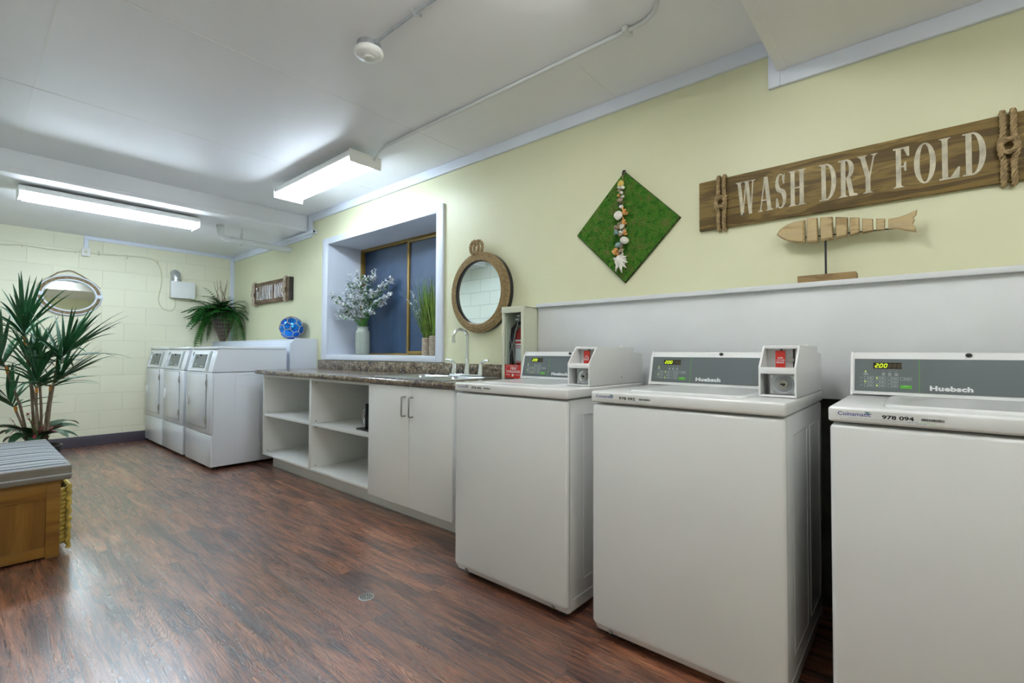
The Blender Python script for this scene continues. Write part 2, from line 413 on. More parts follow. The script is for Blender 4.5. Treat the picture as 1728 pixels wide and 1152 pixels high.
def textmb(s, size, bold=0, align='LEFT', xs=1.0, spacing=1.0):
    cu = bpy.data.curves.new('t', 'FONT'); cu.body = s; cu.size = size; cu.offset = bold; cu.align_x = align; cu.space_character = spacing
    cu.resolution_u = 3
    ob = bpy.data.objects.new('t', cu); COL.objects.link(ob)
    bpy.context.view_layer.update()
    me = bpy.data.meshes.new_from_object(ob)
    mb = MB(); mb.add([(v.co.x * xs, v.co.y, 0) for v in me.vertices], [tuple(p.vertices) for p in me.polygons], False)
    bpy.data.objects.remove(ob); bpy.data.curves.remove(cu); bpy.data.meshes.remove(me)
    return mb
def fit_text(s, w, h, bold=0, spacing=1.0):
    """flat text scaled so its letters fill w x h, lower left at the origin"""
    mb = textmb(s, 1.0, bold, spacing=spacing)
    xs = [p[0] for p in mb.v]; ys = [p[1] for p in mb.v]
    x0, x1, y0, y1 = min(xs), max(xs), min(ys), max(ys)
    mb.v = [((p[0] - x0) / (x1 - x0) * w, (p[1] - y0) / (y1 - y0) * h, 0) for p in mb.v]
    return mb
def onto(mb, o, u, v):
    """lay flat (x,y) geometry on the plane o + x*u + y*v"""
    o, u, v = Vector(o), Vector(u), Vector(v)
    w_ = u.cross(v); mb.v = [tuple(o + u * p[0] + v * p[1] + w_ * p[2]) for p in mb.v]; return mb
def join(*mbs):
    r = MB()
    for m in mbs: r.add(m.v, m.f, False); r.smooth[-len(m.f):] = m.smooth
    return r
def arc(c, r, a0, a1, n, plane='xz'):
    out = []
    for i in range(n + 1):
        a = math.radians(a0 + (a1 - a0) * i / n); u, v = r * math.cos(a), r * math.sin(a)
        out.append((c[0] + u, c[1], c[2] + v) if plane == 'xz' else ((c[0] + u, c[1] + v, c[2]) if plane == 'xy' else (c[0], c[1] + u, c[2] + v)))
    return out

# ------------------------------------------------------------------ the room
D = 2.467; XF = -7.2; XN = 1.9; YB = -.40; HC = 2.556; LC = 2.392
STEP = -5.05; SOF = -.48
struct('floor', MB().box(XF - .1, XN + .1, YB - .1, D + .1, -.1, 0), M['floor'])
struct('ceiling', MB().box(STEP, SOF, YB - .1, D + .1, HC, HC + .12), M['ceiling'])
mb = MB().box(XF - .1, STEP, YB - .1, D + .1, LC, HC + .12)
mb.box(STEP - .02, STEP + .012, YB, D, LC - .006, LC + .03, .004)
struct('ceiling_left', mb, M['ceiling'])
mb = MB().box(SOF, XN + .1, YB - .1, D + .1, LC, HC + .12)
mb.box(SOF - .012, SOF + .03, YB, D, LC - .004, LC + .02, .003)
struct('ceiling_right', mb, M['soffit'])
mb = MB()                                             # painted joint strips of the ceiling boards
for x in (-2.54, -3.76): mb.box(x - .004, x + .004, YB, D - .02, HC - .0012, HC, 0)
mb.box(-1.323, -1.317, 2.05, D - .02, HC - .0012, HC)
mb.box(STEP, -2.54, .243, .249, HC - .001, HC)
struct('trim_1', mb, M['soffit'])
WX0, WX1, WZ0, WZ1 = -4.60, -2.90, 1.055, 2.185
mb = MB().box(XF, WX0 - .02, D, D + .1, 0, HC).box(WX1 + .02, XN, D, D + .1, 0, HC).box(WX0 - .02, WX1 + .02, D, D + .1, 0, WZ0 - .02).box(WX0 - .02, WX1 + .02, D, D + .1, WZ1 + .02, HC)
struct('wall_right', mb, M['wall'])
struct('wall_far', MB().box(XF - .1, XF, YB - .1, D + .1, 0, HC), M['block_far'])
struct('wall_near', MB().box(XN, XN + .1, YB - .1, D + .1, 0, HC), M['wall'])
struct('wall_left', MB().box(XF - .1, XN + .1, YB - .1, YB, 0, HC), M['block_side'])
struct('baseboard_far', MB().box(XF, XF + .012, YB, D, 0, .12, .003), M['base'])
mb = MB().box(STEP + .1, SOF - .05, D - .02, D, 2.482, HC, .003)
mb.box(SOF - .05, SOF - .0005, D - .0205, D, 2.32, HC, .003).box(SOF - .0005, XN, D - .02, D, 2.32, LC, .003)
mb.box(STEP + .013, STEP + .10, D - .0205, D, 2.318, HC, .003).box(XF, STEP + .013, D - .02, D, 2.318, LC, .003)
struct('trim_2', mb, M['trim'])
mb = MB().box(XF, XF + .018, .905, D - .02, LC - .042, LC, .003).box(XF, XF + .018, .905, .945, 2.25, LC - .042, .003).box(XF, XF + .02, D - .05, D, .9, LC - .04, .003)
struct('trim_3', mb, M['trim'])

# window: lined reveal, casing, bronze sliding sashes with obscured glass
GY = 2.845
win = MB()
win.box(WX0 - .02, WX0, D, GY + .06, WZ0 - .02, WZ1 + .02).box(WX1, WX1 + .02, D, GY + .06, WZ0 - .02, WZ1 + .02)
win.box(WX0, WX1, D, GY + .06, WZ0 - .02, WZ0).box(WX0, WX1, D, GY + .06, WZ1, WZ1 + .02)
wo = struct('window_1', win, M['melamine'])
cas = MB().box(-4.705, WX0, D - .022, D, 1.005, 2.25, .003).box(WX1, -2.82, D - .022, D, 1.005, 2.25, .003)
cas.box(WX0, WX1, D - .022, D, WZ1, 2.25, .003).box(WX0, WX1, D - .022, D, 1.005, WZ0, .003)
cas.build('window_casing', M['trim'], wo)
fr = MB().box(WX0, WX0 + .03, GY - .02, GY + .05, WZ0, WZ1, .003).box(WX1 - .03, WX1, GY - .02, GY + .05, WZ0, WZ1, .003)
fr.box(WX0, WX1, GY - .02, GY + .05, WZ1 - .028, WZ1, .003).box(WX0, WX1, GY - .02, GY + .05, WZ0, WZ0 + .018, .003)
fr.build('window_frame', M['bronze'], wo)
sa = MB().box(-3.765, -3.735, GY - .03, GY + .0, WZ0 + .01, WZ1 - .02, .003).box(-3.735, WX1 - .03, GY - .03, GY, WZ0 + .012, WZ0 + .04, .003)
sa.box(-3.735, WX1 - .03, GY - .03, GY, WZ1 - .045, WZ1 - .02, .003)
sa.build('window_sash', M['bronze'], wo)
MB().box(WX0 + .03, -3.74, GY + .02, GY + .03, WZ0 + .015, WZ1 - .025).build('window_pane', M['winglass'], wo)
MB().box(-3.735, WX1 - .03, GY - .012, GY - .004, WZ0 + .035, WZ1 - .03).build('window_pane', M['winglass'], wo)

# white boarding behind the washers with its ledge
wp = MB().box(-1.835, XN, 2.385, D, .893, 1.366, .002)
o = struct('wall_panel', wp, M['panel'])
MB().box(-1.80, XN, D - .018, D, 0, .893).build('dirt_shade_sheet', plain('dirty_shaded_wall', (.055, .052, .038), .8, var=.6, vscale=6), o)  # added sheet; dirt and the shade behind the washers are both in its colour
led = MB().box(-1.835, XN, 2.358, D, 1.366, 1.388, .003)
led.build('ledge', M['panel'], o)

# ------------------------------------------------------------------ fluorescent fixtures
def fixture(label, L, loc, rz, col, strength, H=.09, gap=0):
    """length along local x, hangs down from z=0"""
    t = thing('fluorescent_light', label, 'ceiling light', loc, rz=rz, group='fluorescent ceiling lights')
    w2 = .125
    if gap:
        for e in (-1, 1): MB().box(e * L * .3 - .04, e * L * .3 + .04, -.03, .03, 0, gap, .002).build('mounting_block', M['white_plastic'], t)
    MB().prism([(-.045, -.03), (.045, -.03), (.03, -.05), (-.03, -.05)], -L / 2 + .002, L / 2 - .002, 'x').box(-L / 2 + .002, L / 2 - .002, -.052, .052, -.03, 0).build('housing', M['white_plastic'], t)
    MB().box(-L / 2 + .002, L / 2 - .002, -.115, -.052, -.042, 0, .002).box(-L / 2 + .002, L / 2 - .002, .052, .115, -.042, 0, .002).build('side_flange', M['white_plastic'], t)
    for s in (-1, 1):
        MB().prism([(-w2 - .004, 0), (w2 + .004, 0), (w2 + .004, -.05), (w2, -H), (-w2, -H), (-w2 - .004, -.05)], s * L / 2 - .0015, s * L / 2 + .0015, 'x').build('end_plate', M['white_plastic'], t)
    me = emit('lit_fluorescent_tube', col, strength)
    for s in (-1, 1):
        tb = MB().cyl((-L / 2 + .03, s * .070, -.066), (L / 2 - .03, s * .070, -.066), .018, 16).build('tube', me, t)
        for e in (-1, 1): MB().box(e * (L / 2 - .016) - .012, e * (L / 2 - .016) + .012, s * .070 - .012, s * .070 + .012, -.080, -.042, .003).build('lamp_holder', M['white_plastic'], t)
    return t
fixture('two-tube fluorescent light on the low ceiling near the far block wall', 1.22, (-5.40, .89, LC - .02), PI / 2, COOL, TUBE_COOL, gap=.02)
fixture('two-tube fluorescent light on the high ceiling above the counter', 1.22, (-3.62, 1.88, HC - .05), 0, COOL, TUBE_MID, gap=.05)
fixture('two-tube fluorescent light over the washers, just out of frame', 1.22, (-.80, .93, HC), PI / 2, NEUTRAL, TUBE_NEAR)
fixture('two-tube fluorescent light on the right soffit, out of frame', 1.22, (.85, .75, LC), 0, NEUTRAL, TUBE_NEAR * .6)

# smoke detector, conduits, pipe
t = thing('smoke_detector', 'round white detector on a steel box under the ceiling', 'detector', (-1.985, 1.25, HC))
MB().lathe([(.052, 0), (.055, -.004), (.055, -.034), (.05, -.036)], seg=28).build('junction_box', M['galv'], t)
d = MB().lathe([(.045, -.034), (.066, -.037), (.069, -.044), (.067, -.054), (.058, -.063), (.030, -.070), (.026, -.071), (.026, -.074), (.005, -.075)], seg=40)
d.build('detector_head', M['white_plastic'], t)
MB().lathe([(.020, -.0745), (.020, -.0765), (.002, -.077)], seg=24).build('test_button', M['white_plastic'], t)
c1 = MB().tube([(-1.925, 1.25, HC - .018), (-1.90, 1.25, HC - .02), (-1.85, 1.252, HC - .016), (-1.80, 1.255, HC - .0115), (-1.2, 1.258, HC - .0115), (SOF, 1.258, HC - .0115)], .0085, 12)
t = thing('conduit', 'bare steel conduit running from the detector across the ceiling', 'conduit', (-1.5, 1.255, HC))
c1.build('steel_tube', M['galv'], t).location = (1.5, -1.255, -HC)
cl = MB().tube([(-1.64, 1.235, HC - .001), (-1.64, 1.247, HC - .018), (-1.64, 1.257, HC - .0235), (-1.64, 1.267, HC - .018), (-1.64, 1.292, HC - .001)], .003, 6)
cl.cyl((-1.64, 1.287, HC), (-1.64, 1.287, HC - .009), .006, 8)
cl.build('clip', M['galv'], t).location = (1.5, -1.255, -HC)
t = thing('conduit', 'white painted conduit from the counter light along the ceiling', 'conduit', (-2, 1.95, HC))
c2 = MB().tube([(-3.008, 1.95, HC - .075), (-2.985, 1.95, HC - .07), (-2.94, 1.95, HC - .03), (-2.88, 1.95, HC - .0115), (-.95, 1.95, HC - .0115)] + arc((-.95, 1.80, HC - .0115), .15, 90, 0, 8, 'xy')[1:] + [(-.80, 1.54, HC - .0115)], .010, 12)
c2.build('painted_tube', M['white_pipe'], t).location = (2, -1.95, -HC)
cl = MB().box(-1.01, -.985, 1.925, 1.985, HC - .025, HC, .003)
cl.build('clip', M['white_pipe'], t).location = (2, -1.95, -HC)
t = thing('drain_pipe', 'thick white painted pipe from low ceiling into right wall', 'pipe', (-5.49, 1.75, LC))
pp = MB().tube([(-5.49, 1.745, LC), (-5.49, 1.745, LC - .06)] + [(p[0], p[1], p[2]) for p in arc((-5.49, 1.825, LC - .06), .08, 180, 270, 8, 'yz')][1:] + [(-5.49, D, LC - .14)], .032, 20)
pp.tube([(-5.49, 1.745, LC - .001), (-5.49, 1.745, LC - .03)], .037, 20).cyl((-5.49, 1.84, LC - .14), (-5.49, 1.88, LC - .14), .037, 20)
pp.build('pipe_run', M['white_pipe'], t).location = (5.49, -1.75, -LC)
hb = MB().tube(arc((-5.49, 1.95, LC - .14), .037, 0, 360, 24, 'xz')[:-1], .005, 6, True).cyl((-5.49, 1.95, LC - .1), (-5.49, 1.95, LC), .005, 8).box(-5.50, -5.48, 1.94, 1.96, LC - .105, LC - .05, .002)
hb.build('hanger', M['white_pipe'], t).location = (5.49, -1.75, -LC)
tag(MB().box(-5.6, -4.86, D - .050, D - .020, 2.345, 2.372, .003).box(-4.95, -4.86, D - .052, D - .0, 2.34, 2.378, .003).build('wire_duct', M['trim'], origin=(-5.2, D - .02, 2.36)), 'narrow white wire duct on the right wall trim under the low ceiling', 'wire duct')

# far wall: outlet, cable, vent box with duct, oval mirror
t = thing('outlet', 'white outlet box high on the far wall with cable', 'outlet', (XF, .922, 2.205))
MB().box(0, .035, -.034, .034, -.042, .042, .003).build('outlet_box', M['white_plastic'], t)
MB().box(.035, .040, -.037, .037, -.048, .048, .003).build('cover_plate', M['white_plastic'], t)
MB().box(.040, .042, -.012, .012, -.014, .014, .001).box(.040, .041, -.004, .004, .022, .028).box(.040, .041, -.004, .004, -.028, -.022).build('socket_face', M['cable'], t)
def cable_pts(pp):
    out = []
    P = [pp[0]] + pp + [pp[-1]]
    for i in range(1, len(P) - 2):
        for k in range(8):
            u = k / 8; p0, p1, p2, p3 = P[i - 1:i + 3]
            out.append(tuple(.5 * ((2 * p1[j]) + (-p0[j] + p2[j]) * u + (2 * p0[j] - 5 * p1[j] + 4 * p2[j] - p3[j]) * u * u + (-p0[j] + 3 * p1[j] - 3 * p2[j] + p3[j]) * u ** 3) for j in range(2)))
    out.append(pp[-1]); return out
cp = cable_pts([(-.385, 2.195), (-.1, 2.19), (.26, 2.18), (.42, 2.20), (.62, 2.19), (.80, 2.195), (.884, 2.20)])
cb = MB().tube([(XF + .0065, a, b) for a, b in cp], .0055, 6)
cp = cable_pts([(.96, 2.20), (1.10, 2.205), (1.32, 2.225), (1.50, 2.23), (1.585, 2.19), (1.635, 2.08), (1.64, 1.92), (1.615, 1.75), (1.63, 1.66), (1.68, 1.605), (1.75, 1.595), (1.785, 1.64), (1.79, 1.70), (1.79, 1.755)])
cb.tube([(XF + .0065, a, b) for a, b in cp], .0055, 6)
for y in (.42, .84, 1.04, 1.30, 1.60): cb.box(XF + .001, XF + .014, y - .006, y + .006, 2.185, 2.235, .002) if y > .9 and y < 1.5 else cb.box(XF + .001, XF + .012, y - .005, y + .005, 2.18, 2.21, .002)
tag(cb.build('cable', M['cable'], origin=(XF, 1.0, 2.2)), 'cream painted cable looping across the far block wall', 'cable')
t = thing('vent_box', 'white slatted plastic vent box on far wall with metal duct', 'vent', (XF, 1.85, 1.86))
MB().box(0, .10, -.125, .125, -.10, .10, .004).build('vent_housing', M['white_plastic'], t)
vg = MB().box(.10, .108, -.13, .13, -.105, .105, .003)
for k in range(1, 6):
    a, b = .020 * k, .0155 * k
    vg.box(.108, .111, -a, a, b - .002, b + .002).box(.108, .111, -a, a, -b - .002, -b + .002).box(.108, .111, a - .002, a + .002, -b, b).box(.108, .111, -a - .002, -a + .002, -b, b)
vg.build('vent_grille', M['white_plastic'], t)
dp = []
dpath = [(.055, -.07, .10), (.055, -.07, .155)] + arc((.0, -.07, .155), .055, 0, 90, 8, 'xz')[1:]
MB().tube(dpath, .052, 20).tube(arc((.055, -.07, .125), .053, 0, 360, 20, 'xy')[:-1], .004, 6, True).tube(arc((.055, -.07, .155), .053, 0, 360, 20, 'xy')[:-1], .004, 6, True).build('duct_elbow', M['galv'], t)

t = thing('oval_mirror', 'oval mirror in a rope and white frame on far wall', 'mirror', (XF, .80, 1.70))
def disc_yz(rx, rz, d, n=96): return [(d, rx * math.cos(2 * PI * i / n), rz * math.sin(2 * PI * i / n)) for i in range(n)]
vs = disc_yz(.225, .175, .018); MB().add(vs + [(0, p[1], p[2]) for p in vs], [tuple(range(96))] + [(i, (i + 1) % 96, (i + 1) % 96 + 96, i + 96) for i in range(96)], True).build('mirror_glass', M['mirror'], t)
fr = MB().ellring((0, 0, 0), .215, .165, [(0, .0), (0, .028), (.006, .034), (.014, .034), (.018, .028), (.018, 0)], plane='yz')
fr.ellring((0, 0, 0), .258, .208, [(0, .0), (0, .028), (.006, .036), (.012, .036), (.018, .028), (.018, 0)], plane='yz').build('white_frame', M['trim'], t)
rp = MB()
for k in range(3):
    rp.rope([(.026, (.239 + k * .012 - .006) * math.cos(2 * PI * i / 120), (.189 + k * .012 - .006) * math.sin(2 * PI * i / 120)) for i in range(120)], .0085, closed=True, step=.008)
rp.build('rope_band', M['twine'], t)
for s in (-1, 1): MB().box(.0, .042, s * .248 - .032, s * .248 + .032, -.02, .022, .006).build('frame_clasp', M['trim'], t)
MB().rope([(.012, -.262, .07), (.012, -.235, .12), (.012, -.10, .245), (.014, -.02, .275), (.014, .02, .272), (.012, .09, .235), (.012, .22, .14), (.012, .255, .10)], .0075, step=.008).build('hanging_rope', M['twine'], t)

# ------------------------------------------------------------------ dryers
DW, DD = .725, .67
def make_dryer(label):
    t = thing('dryer', label, 'dryer', group='white dryers in a row')
    W = DW
    MB().box(0, W, .010, DD, .03, .888, .008).build('body', M['enamel_blue'], t)
    MB().box(.0, W, 0, .03, .03, .318, .009).build('lower_panel', M['enamel_blue'], t)
    MB().box(.0, W, 0, .03, .324, .888, .009).build('front_panel', M['enamel_blue'], t)
    for x in (.06, W - .06):
        for y in (.06, DD - .06): MB().cyl((x, y, 0), (x, y, .032), .02, 12).build('foot', M['black'], t)
    # door
    d = MB().box(.05, W - .13, -.010, .004, .375, .872, .006).build('door', M['enamel_blue'], t)
    e = MB()
    for a in ((.047, W - .127, .371, .375), (.047, W - .127, .872, .875)): e.box(a[0], a[1], -.003, .0005, a[2], a[3])
    e.box(W - .13, W - .126, -.003, .0005, .371, .875)
    e.build('door_gap', M['grey'], t)
    hd = MB().ellring((.125, -.010, .62), .010, .052, [(0, 0), (0, .008), (.005, .012), (.010, .008), (.010, 0)], 32).build('door_handle', M['white_plastic'], d)
    MB().ellring((.125, -.0102, .62), .0005, .046, [(0, 0), (0, .0006), (.0095, .0006), (.0095, 0)], 32).build('handle_recess', M['grey_ink'], d)
    for z in (.45, .79): MB().box(W - .128, W - .114, -.012, .001, z - .035, z + .035, .003).box(W - .122, W - .116, -.016, -.01, z - .02, z + .02, .002).build('hinge', M['nickel'], t)
    # sloped head
    MB().prism([(0.004, .893), (.048, 1.094), (.060, 1.104), (DD, 1.104), (DD, .893)], 0.0, W, 'x').build('head', M['enamel_blue'], t)
    MB().box(-.002, W + .002, .040, DD, 1.104, 1.128, .009).build('top', M['enamel_blue'], t)
    n = Vector((0, -.2057, .044)).normalized(); n = Vector((0, -.977, .214)); vdir = Vector((0, .214, .977))
    o0 = Vector((0, .004, .893)) + n * .001
    def P(u, v, h=0): return tuple(o0 + Vector((u, 0, 0)) + vdir * v + n * h)
    def slab(u0, u1, v0, v1, h):
        vs = [P(u0, v0, 0), P(u1, v0, 0), P(u1, v1, 0), P(u0, v1, 0), P(u0, v0, h), P(u1, v0, h), P(u1, v1, h), P(u0, v1, h)]
        return MB().add(vs, [(0, 3, 2, 1), (4, 5, 6, 7), (0, 1, 5, 4), (1, 2, 6, 5), (2, 3, 7, 6), (3, 0, 4, 7)], False)
    cp_ = slab(.15, .48, .035, .165, .004).build('control_panel', M['grey'], t)
    slab(.20, .245, .122, .138, .0045).build('display', M['display'], cp_)
    slab(.24, .26, .048, .055, .0045).build('start_button', M['green_ink'], cp_)
    q = MB()
    for r in range(2):
        for k in range(3):
            b = slab(.185 + k * .03, .205 + k * .03, .05 + r * .016, .058 + r * .016, .0043); q.add(b.v, b.f, False)
    q.build('button', M['grey_ink'], cp_)
    onto(fit_text('Huebsch', .085, .014, .02), P(.375, .042, .0048), (1, 0, 0), vdir).build('maker_lettering', M['white_ink'], cp_)
    MB().tube([P(.33, .155, .004), P(.33, .155, .016)], .008, 10).build('lock_knob', M['black'], cp_)
    st = slab(.535, .60, .008, .195, .002).build('instruction_strip', M['grey_ink'], t)
    ln = MB()
    for k in range(9): b = slab(.545, .59, .02 + k * .018, .024 + k * .018, .0026); ln.add(b.v, b.f, False)
    ln.build('strip_print', M['grey'], st)
    slab(.045, .11, .095, .175, .0018).build('coin_slot_plate', M['trim'], t)
    slab(.060, .095, .150, .185, .0022).build('coin_slide_recess', M['grey'], t)
    slab(.050, .105, .020, .085, .0018).build('coin_box_door', M['trim'], t)
    # side stampings
    sd = MB()
    def hx(y0, y1, z0, z1): sd.box(W - .0005, W + .0015, y0, y1, z0, z1)
    hx(.20, .42, .862, .866); hx(.20, .203, .12, .862); hx(.42, .423, .12, .862); hx(.58, .583, .05, .87); hx(.03, .62, .055, .059)
    sd.build('side_rib', M['enamel_blue'], t)
    return t
dl = ['white dryer nearest the far block wall', 'white dryer in the middle of the row of three', 'white dryer nearest the granite counter, its whole side in view']
d0 = make_dryer(dl[0])
for i, x in enumerate((-7.185, -6.435, -5.612)):
    o = d0 if i == 0 else copy_tree(d0)
    o.location = (x, 1.505, 0); o['label'] = dl[i]

t = thing('duct_cover', 'white boxed duct cover behind the dryers with angled end panel', 'duct cover', (-6.0, 2.33, 0))
def at(o, mbx, name, mat, loc):
    r = mbx.build(name, mat, o); r.location = (-loc[0], -loc[1], -loc[2]); return r
L = (-6.0, 2.33, 0)
at(t, MB().box(XF + .02, -4.85, 2.215, D - .001, 1.195, 1.212, .002), 'top_board', M['melamine'], L)
at(t, MB().box(XF + .02, -4.85, 2.215, 2.232, 0, 1.195, .002), 'front_board', M['melamine'], L)
at(t, MB().prism([(2.188, 0), (2.188, 1.172), (2.24, 1.222), (D - .001, 1.222), (D - .001, 0)], -4.85, -4.832, 'x'), 'end_panel', M['melamine'], L)

# ------------------------------------------------------------------ counter run
CY = 1.872
t = thing('shelf_cabinet', 'open white base cabinet with four cubbyholes under the counter', 'cabinet', (-3.8, CY, 0))
L = (-3.8, CY, 0)
K = .018
cx0, cx1, cx2 = -4.68, -3.765, -2.90
for x in (cx0, ): at(t, MB().box(x, x + K, CY, D, .128, .868, .001), 'side_panel', M['laminate'], L)
at(t, MB().box(cx1 - K, cx1 + K, CY, D, .128, .868, .001), 'divider', M['laminate'], L)
at(t, MB().box(cx2 - K - .002, cx2 - .002, CY, D, .128, .868, .001), 'side_panel', M['laminate'], L)
for a, b in ((cx0 + K, cx1 - K), (cx1 + K, cx2 - K - .002)):
    at(t, MB().box(a, b, CY, D - .01, .128, .128 + K, .001), 'bottom_board', M['laminate'], L)
    at(t, MB().box(a, b, CY + .004, D - .01, .487, .487 + K, .001), 'shelf', M['laminate'], L)
    at(t, MB().box(a, b, CY, D - .01, .85, .868, .001), 'top_board', M['laminate'], L)
    at(t, MB().box(a, b, D - .012, D - .004, .146, .85), 'back_panel', M['laminate'], L)
pin = MB()
for x in (cx1 + K, cx0 + K):
    for z in (.16, .47, .52, .83): pin.cyl((x, CY + .04, z), (x + .003, CY + .04, z), .004, 8)
at(t, pin, 'shelf_pin_hole', M['dark'], L)
t2 = thing('toe_kick', 'white plinth board running under the base cabinets', 'plinth', (-3.4, 1.97, 0))
at(t2, MB().box(cx0 + .01, -2.04, 1.968, 1.984, 0, .127, .001), 'plinth_board', M['laminate'], (-3.4, 1.97, 0))
t = thing('sink_cabinet', 'white two-door base cabinet under the sink', 'cabinet', (-2.47, CY, 0))
L = (-2.47, CY, 0)
at(t, MB().box(-2.898, -2.04, CY + .002, D - .002, .128, .868), 'carcass', M['laminate'], L)
for x0, x1, hx_ in ((-2.896, -2.447, -2.482), (-2.443, -2.04, -2.408)):
    dr = at(t, MB().box(x0, x1, CY - .018, CY, .112, .866, .0015), 'door', M['laminate'], L)
    h = MB().tube([(hx_, CY - .018, .80)] + [(hx_, CY - .046, .80), (hx_, CY - .050, .796), (hx_, CY - .050, .684), (hx_, CY - .046, .68)] + [(hx_, CY - .018, .68)], .005, 10).build('handle', M['nickel'], dr)
# counter top
t = thing('countertop', 'brown granite-pattern countertop with short backsplash', 'countertop', (-3.4, 2.1, .87))
L = (-3.4, 2.1, .87)
SX0, SX1, SY0, SY1 = -2.93, -2.17, 1.94, 2.42
CX0, CX1, CYF = -4.775, -2.0, 1.832
ct = MB()
def edge(y): return [(y, .872), (y - .012, .876), (y - .018, .885), (y - .018, .897), (y - .012, .907), (y, .911)]
ct.prism([(SY0, .872)] + edge(CYF + .018) + [(SY0, .911)], CX0, CX1, 'x', True)
ct.box(CX0, SX0, SY0, D, .872, .911).box(SX1, CX1, SY0, D, .872, .911).box(SX0, SX1, SY1, D, .872, .911)
at(t, ct, 'worktop', M['granite'], L)
at(t, MB().box(CX0 + .0, CX1, D - .02, D, .911, 1.0, .004), 'backsplash', M['granite'], L)
# sink
t = thing('sink', 'stainless steel drop-in sink in the granite-pattern counter', 'sink', (-2.55, 2.18, .911))
L = (-2.55, 2.18, .911)
rim = MB()
x0, x1, y0, y1 = SX0 - .015, SX1 + .015, SY0 - .015, SY1 + .012
bx0, bx1, by0, by1 = SX0 + .03, SX1 - .03, SY0 + .03, 2.315
zr = .9155
rim.box(x0, x1, y0, by0, .911, zr, .002).box(x0, x1, by1, y1, .911, zr, .002).box(x0, bx0, by0, by1, .911, zr, .002).box(bx1, x1, by0, by1, .911, zr, .002)
at(t, rim, 'rim', M['steel'], L)
bw = MB()
def rr(xa, xb, ya, yb, r, z):
    o = []
    for cx, cy, a in ((xb - r, yb - r, 0), (xa + r, yb - r, 90), (xa + r, ya + r, 180), (xb - r, ya + r, 270)):
        for k in range(6): an = math.radians(a + 18 * k); o.append((cx + r * math.cos(an), cy + r * math.sin(an), z))
    return o
def bowl(m, xa, xb, ya, yb):
    rings = [rr(xa, xb, ya, yb, .05, .914), rr(xa + .006, xb - .006, ya + .006, yb - .006, .05, .90), rr(xa + .012, xb - .012, ya + .012, yb - .012, .05, .77), rr(xa + .04, xb - .04, ya + .04, yb - .04, .04, .75)]
    vs = [p for r_ in rings for p in r_]; n = 24
    m.add(vs, [(i * n + k, i * n + (k + 1) % n, (i + 1) * n + (k + 1) % n, (i + 1) * n + k) for i in range(3) for k in range(n)] + [tuple(range(3 * n, 4 * n))])
mid = (bx0 + bx1) / 2
bowl(bw, bx0, mid - .012, by0, by1); bowl(bw, mid + .012, bx1, by0, by1)
bw.box(mid - .014, mid + .014, by0, by1, .905, .914, .003)
at(t, bw, 'basin', M['steel'], L)
at(t, MB().lathe([(.004, .0), (.022, .002), (.024, .006), (.018, .010), (.004, .010)], (-2.83, 2.36, zr), 20), 'strainer_cap', M['black'], L)
# faucet
fx, fy = -2.462, 2.375
t = thing('faucet', 'chrome two-handle faucet with tall hooked spout', 'faucet', (fx, fy, zr))
MB().box(-.165, .165, -.026, .026, 0, .014, .006).build('base_plate', M['chrome'], t)
dv = Vector((-.30, -.954, 0))
spout = [(0, 0, .012), (0, 0, .275)] + [tuple(dv * (.055 - .055 * math.cos(a)) + Vector((0, 0, .275 + .055 * math.sin(a)))) for a in [math.radians(12 * k) for k in range(1, 15)]]
e = Vector(spout[-1]); spout += [tuple(e + dv * .001 + Vector((0, 0, -.04)))]
MB().tube(spout, .0115, 16).lathe([(.026, .010), (.024, .03), (.0165, .075), (.0145, .115), (.0118, .118)], seg=20).tube([tuple(e + Vector((0, 0, -.03))), tuple(e + Vector((0, 0, -.052)))], .0135, 16).build('spout', M['chrome'], t)
for s in (-1, 1):
    h = MB().lathe([(.024, .012), (.022, .03), (.015, .075), (.014, .088), (.003, .094)], (s * .135, 0, 0), 18).build('handle_stem', M['chrome'], t)
    MB().tube([(s * .128, 0, .080), (s * .15, -.004, .102), (s * .185, -.008, .112), (s * .215, -.01, .112)], [.011, .0095, .0085, .0095], 12).build('lever', M['chrome'], h)

# object in the cubbyhole
t = thing('scroll_bookend', 'black stand with a chrome spiral, partly hidden in the middle cubbyhole', 'bookend', (-3.08, 2.0, .505))
MB().box(-.12, .07, -.055, .055, 0, .014, .002).box(-.03, -.015, -.05, .05, .014, .018).build('stand_base', M['black'], t)
MB().box(-.012, -.002, -.05, .05, .014, .20, .002).build('upright', M['black'], t)
sp_ = []
for k in range(60):
    a = k / 59 * 4.2 * PI; r = .068 - .052 * k / 59
    sp_.append((-.012 - .066 - r * math.cos(a) * .8 + .0, 0, .088 + r * math.sin(a)))
MB().tube(sp_, .0055, 10).build('spiral', M['chrome'], t)

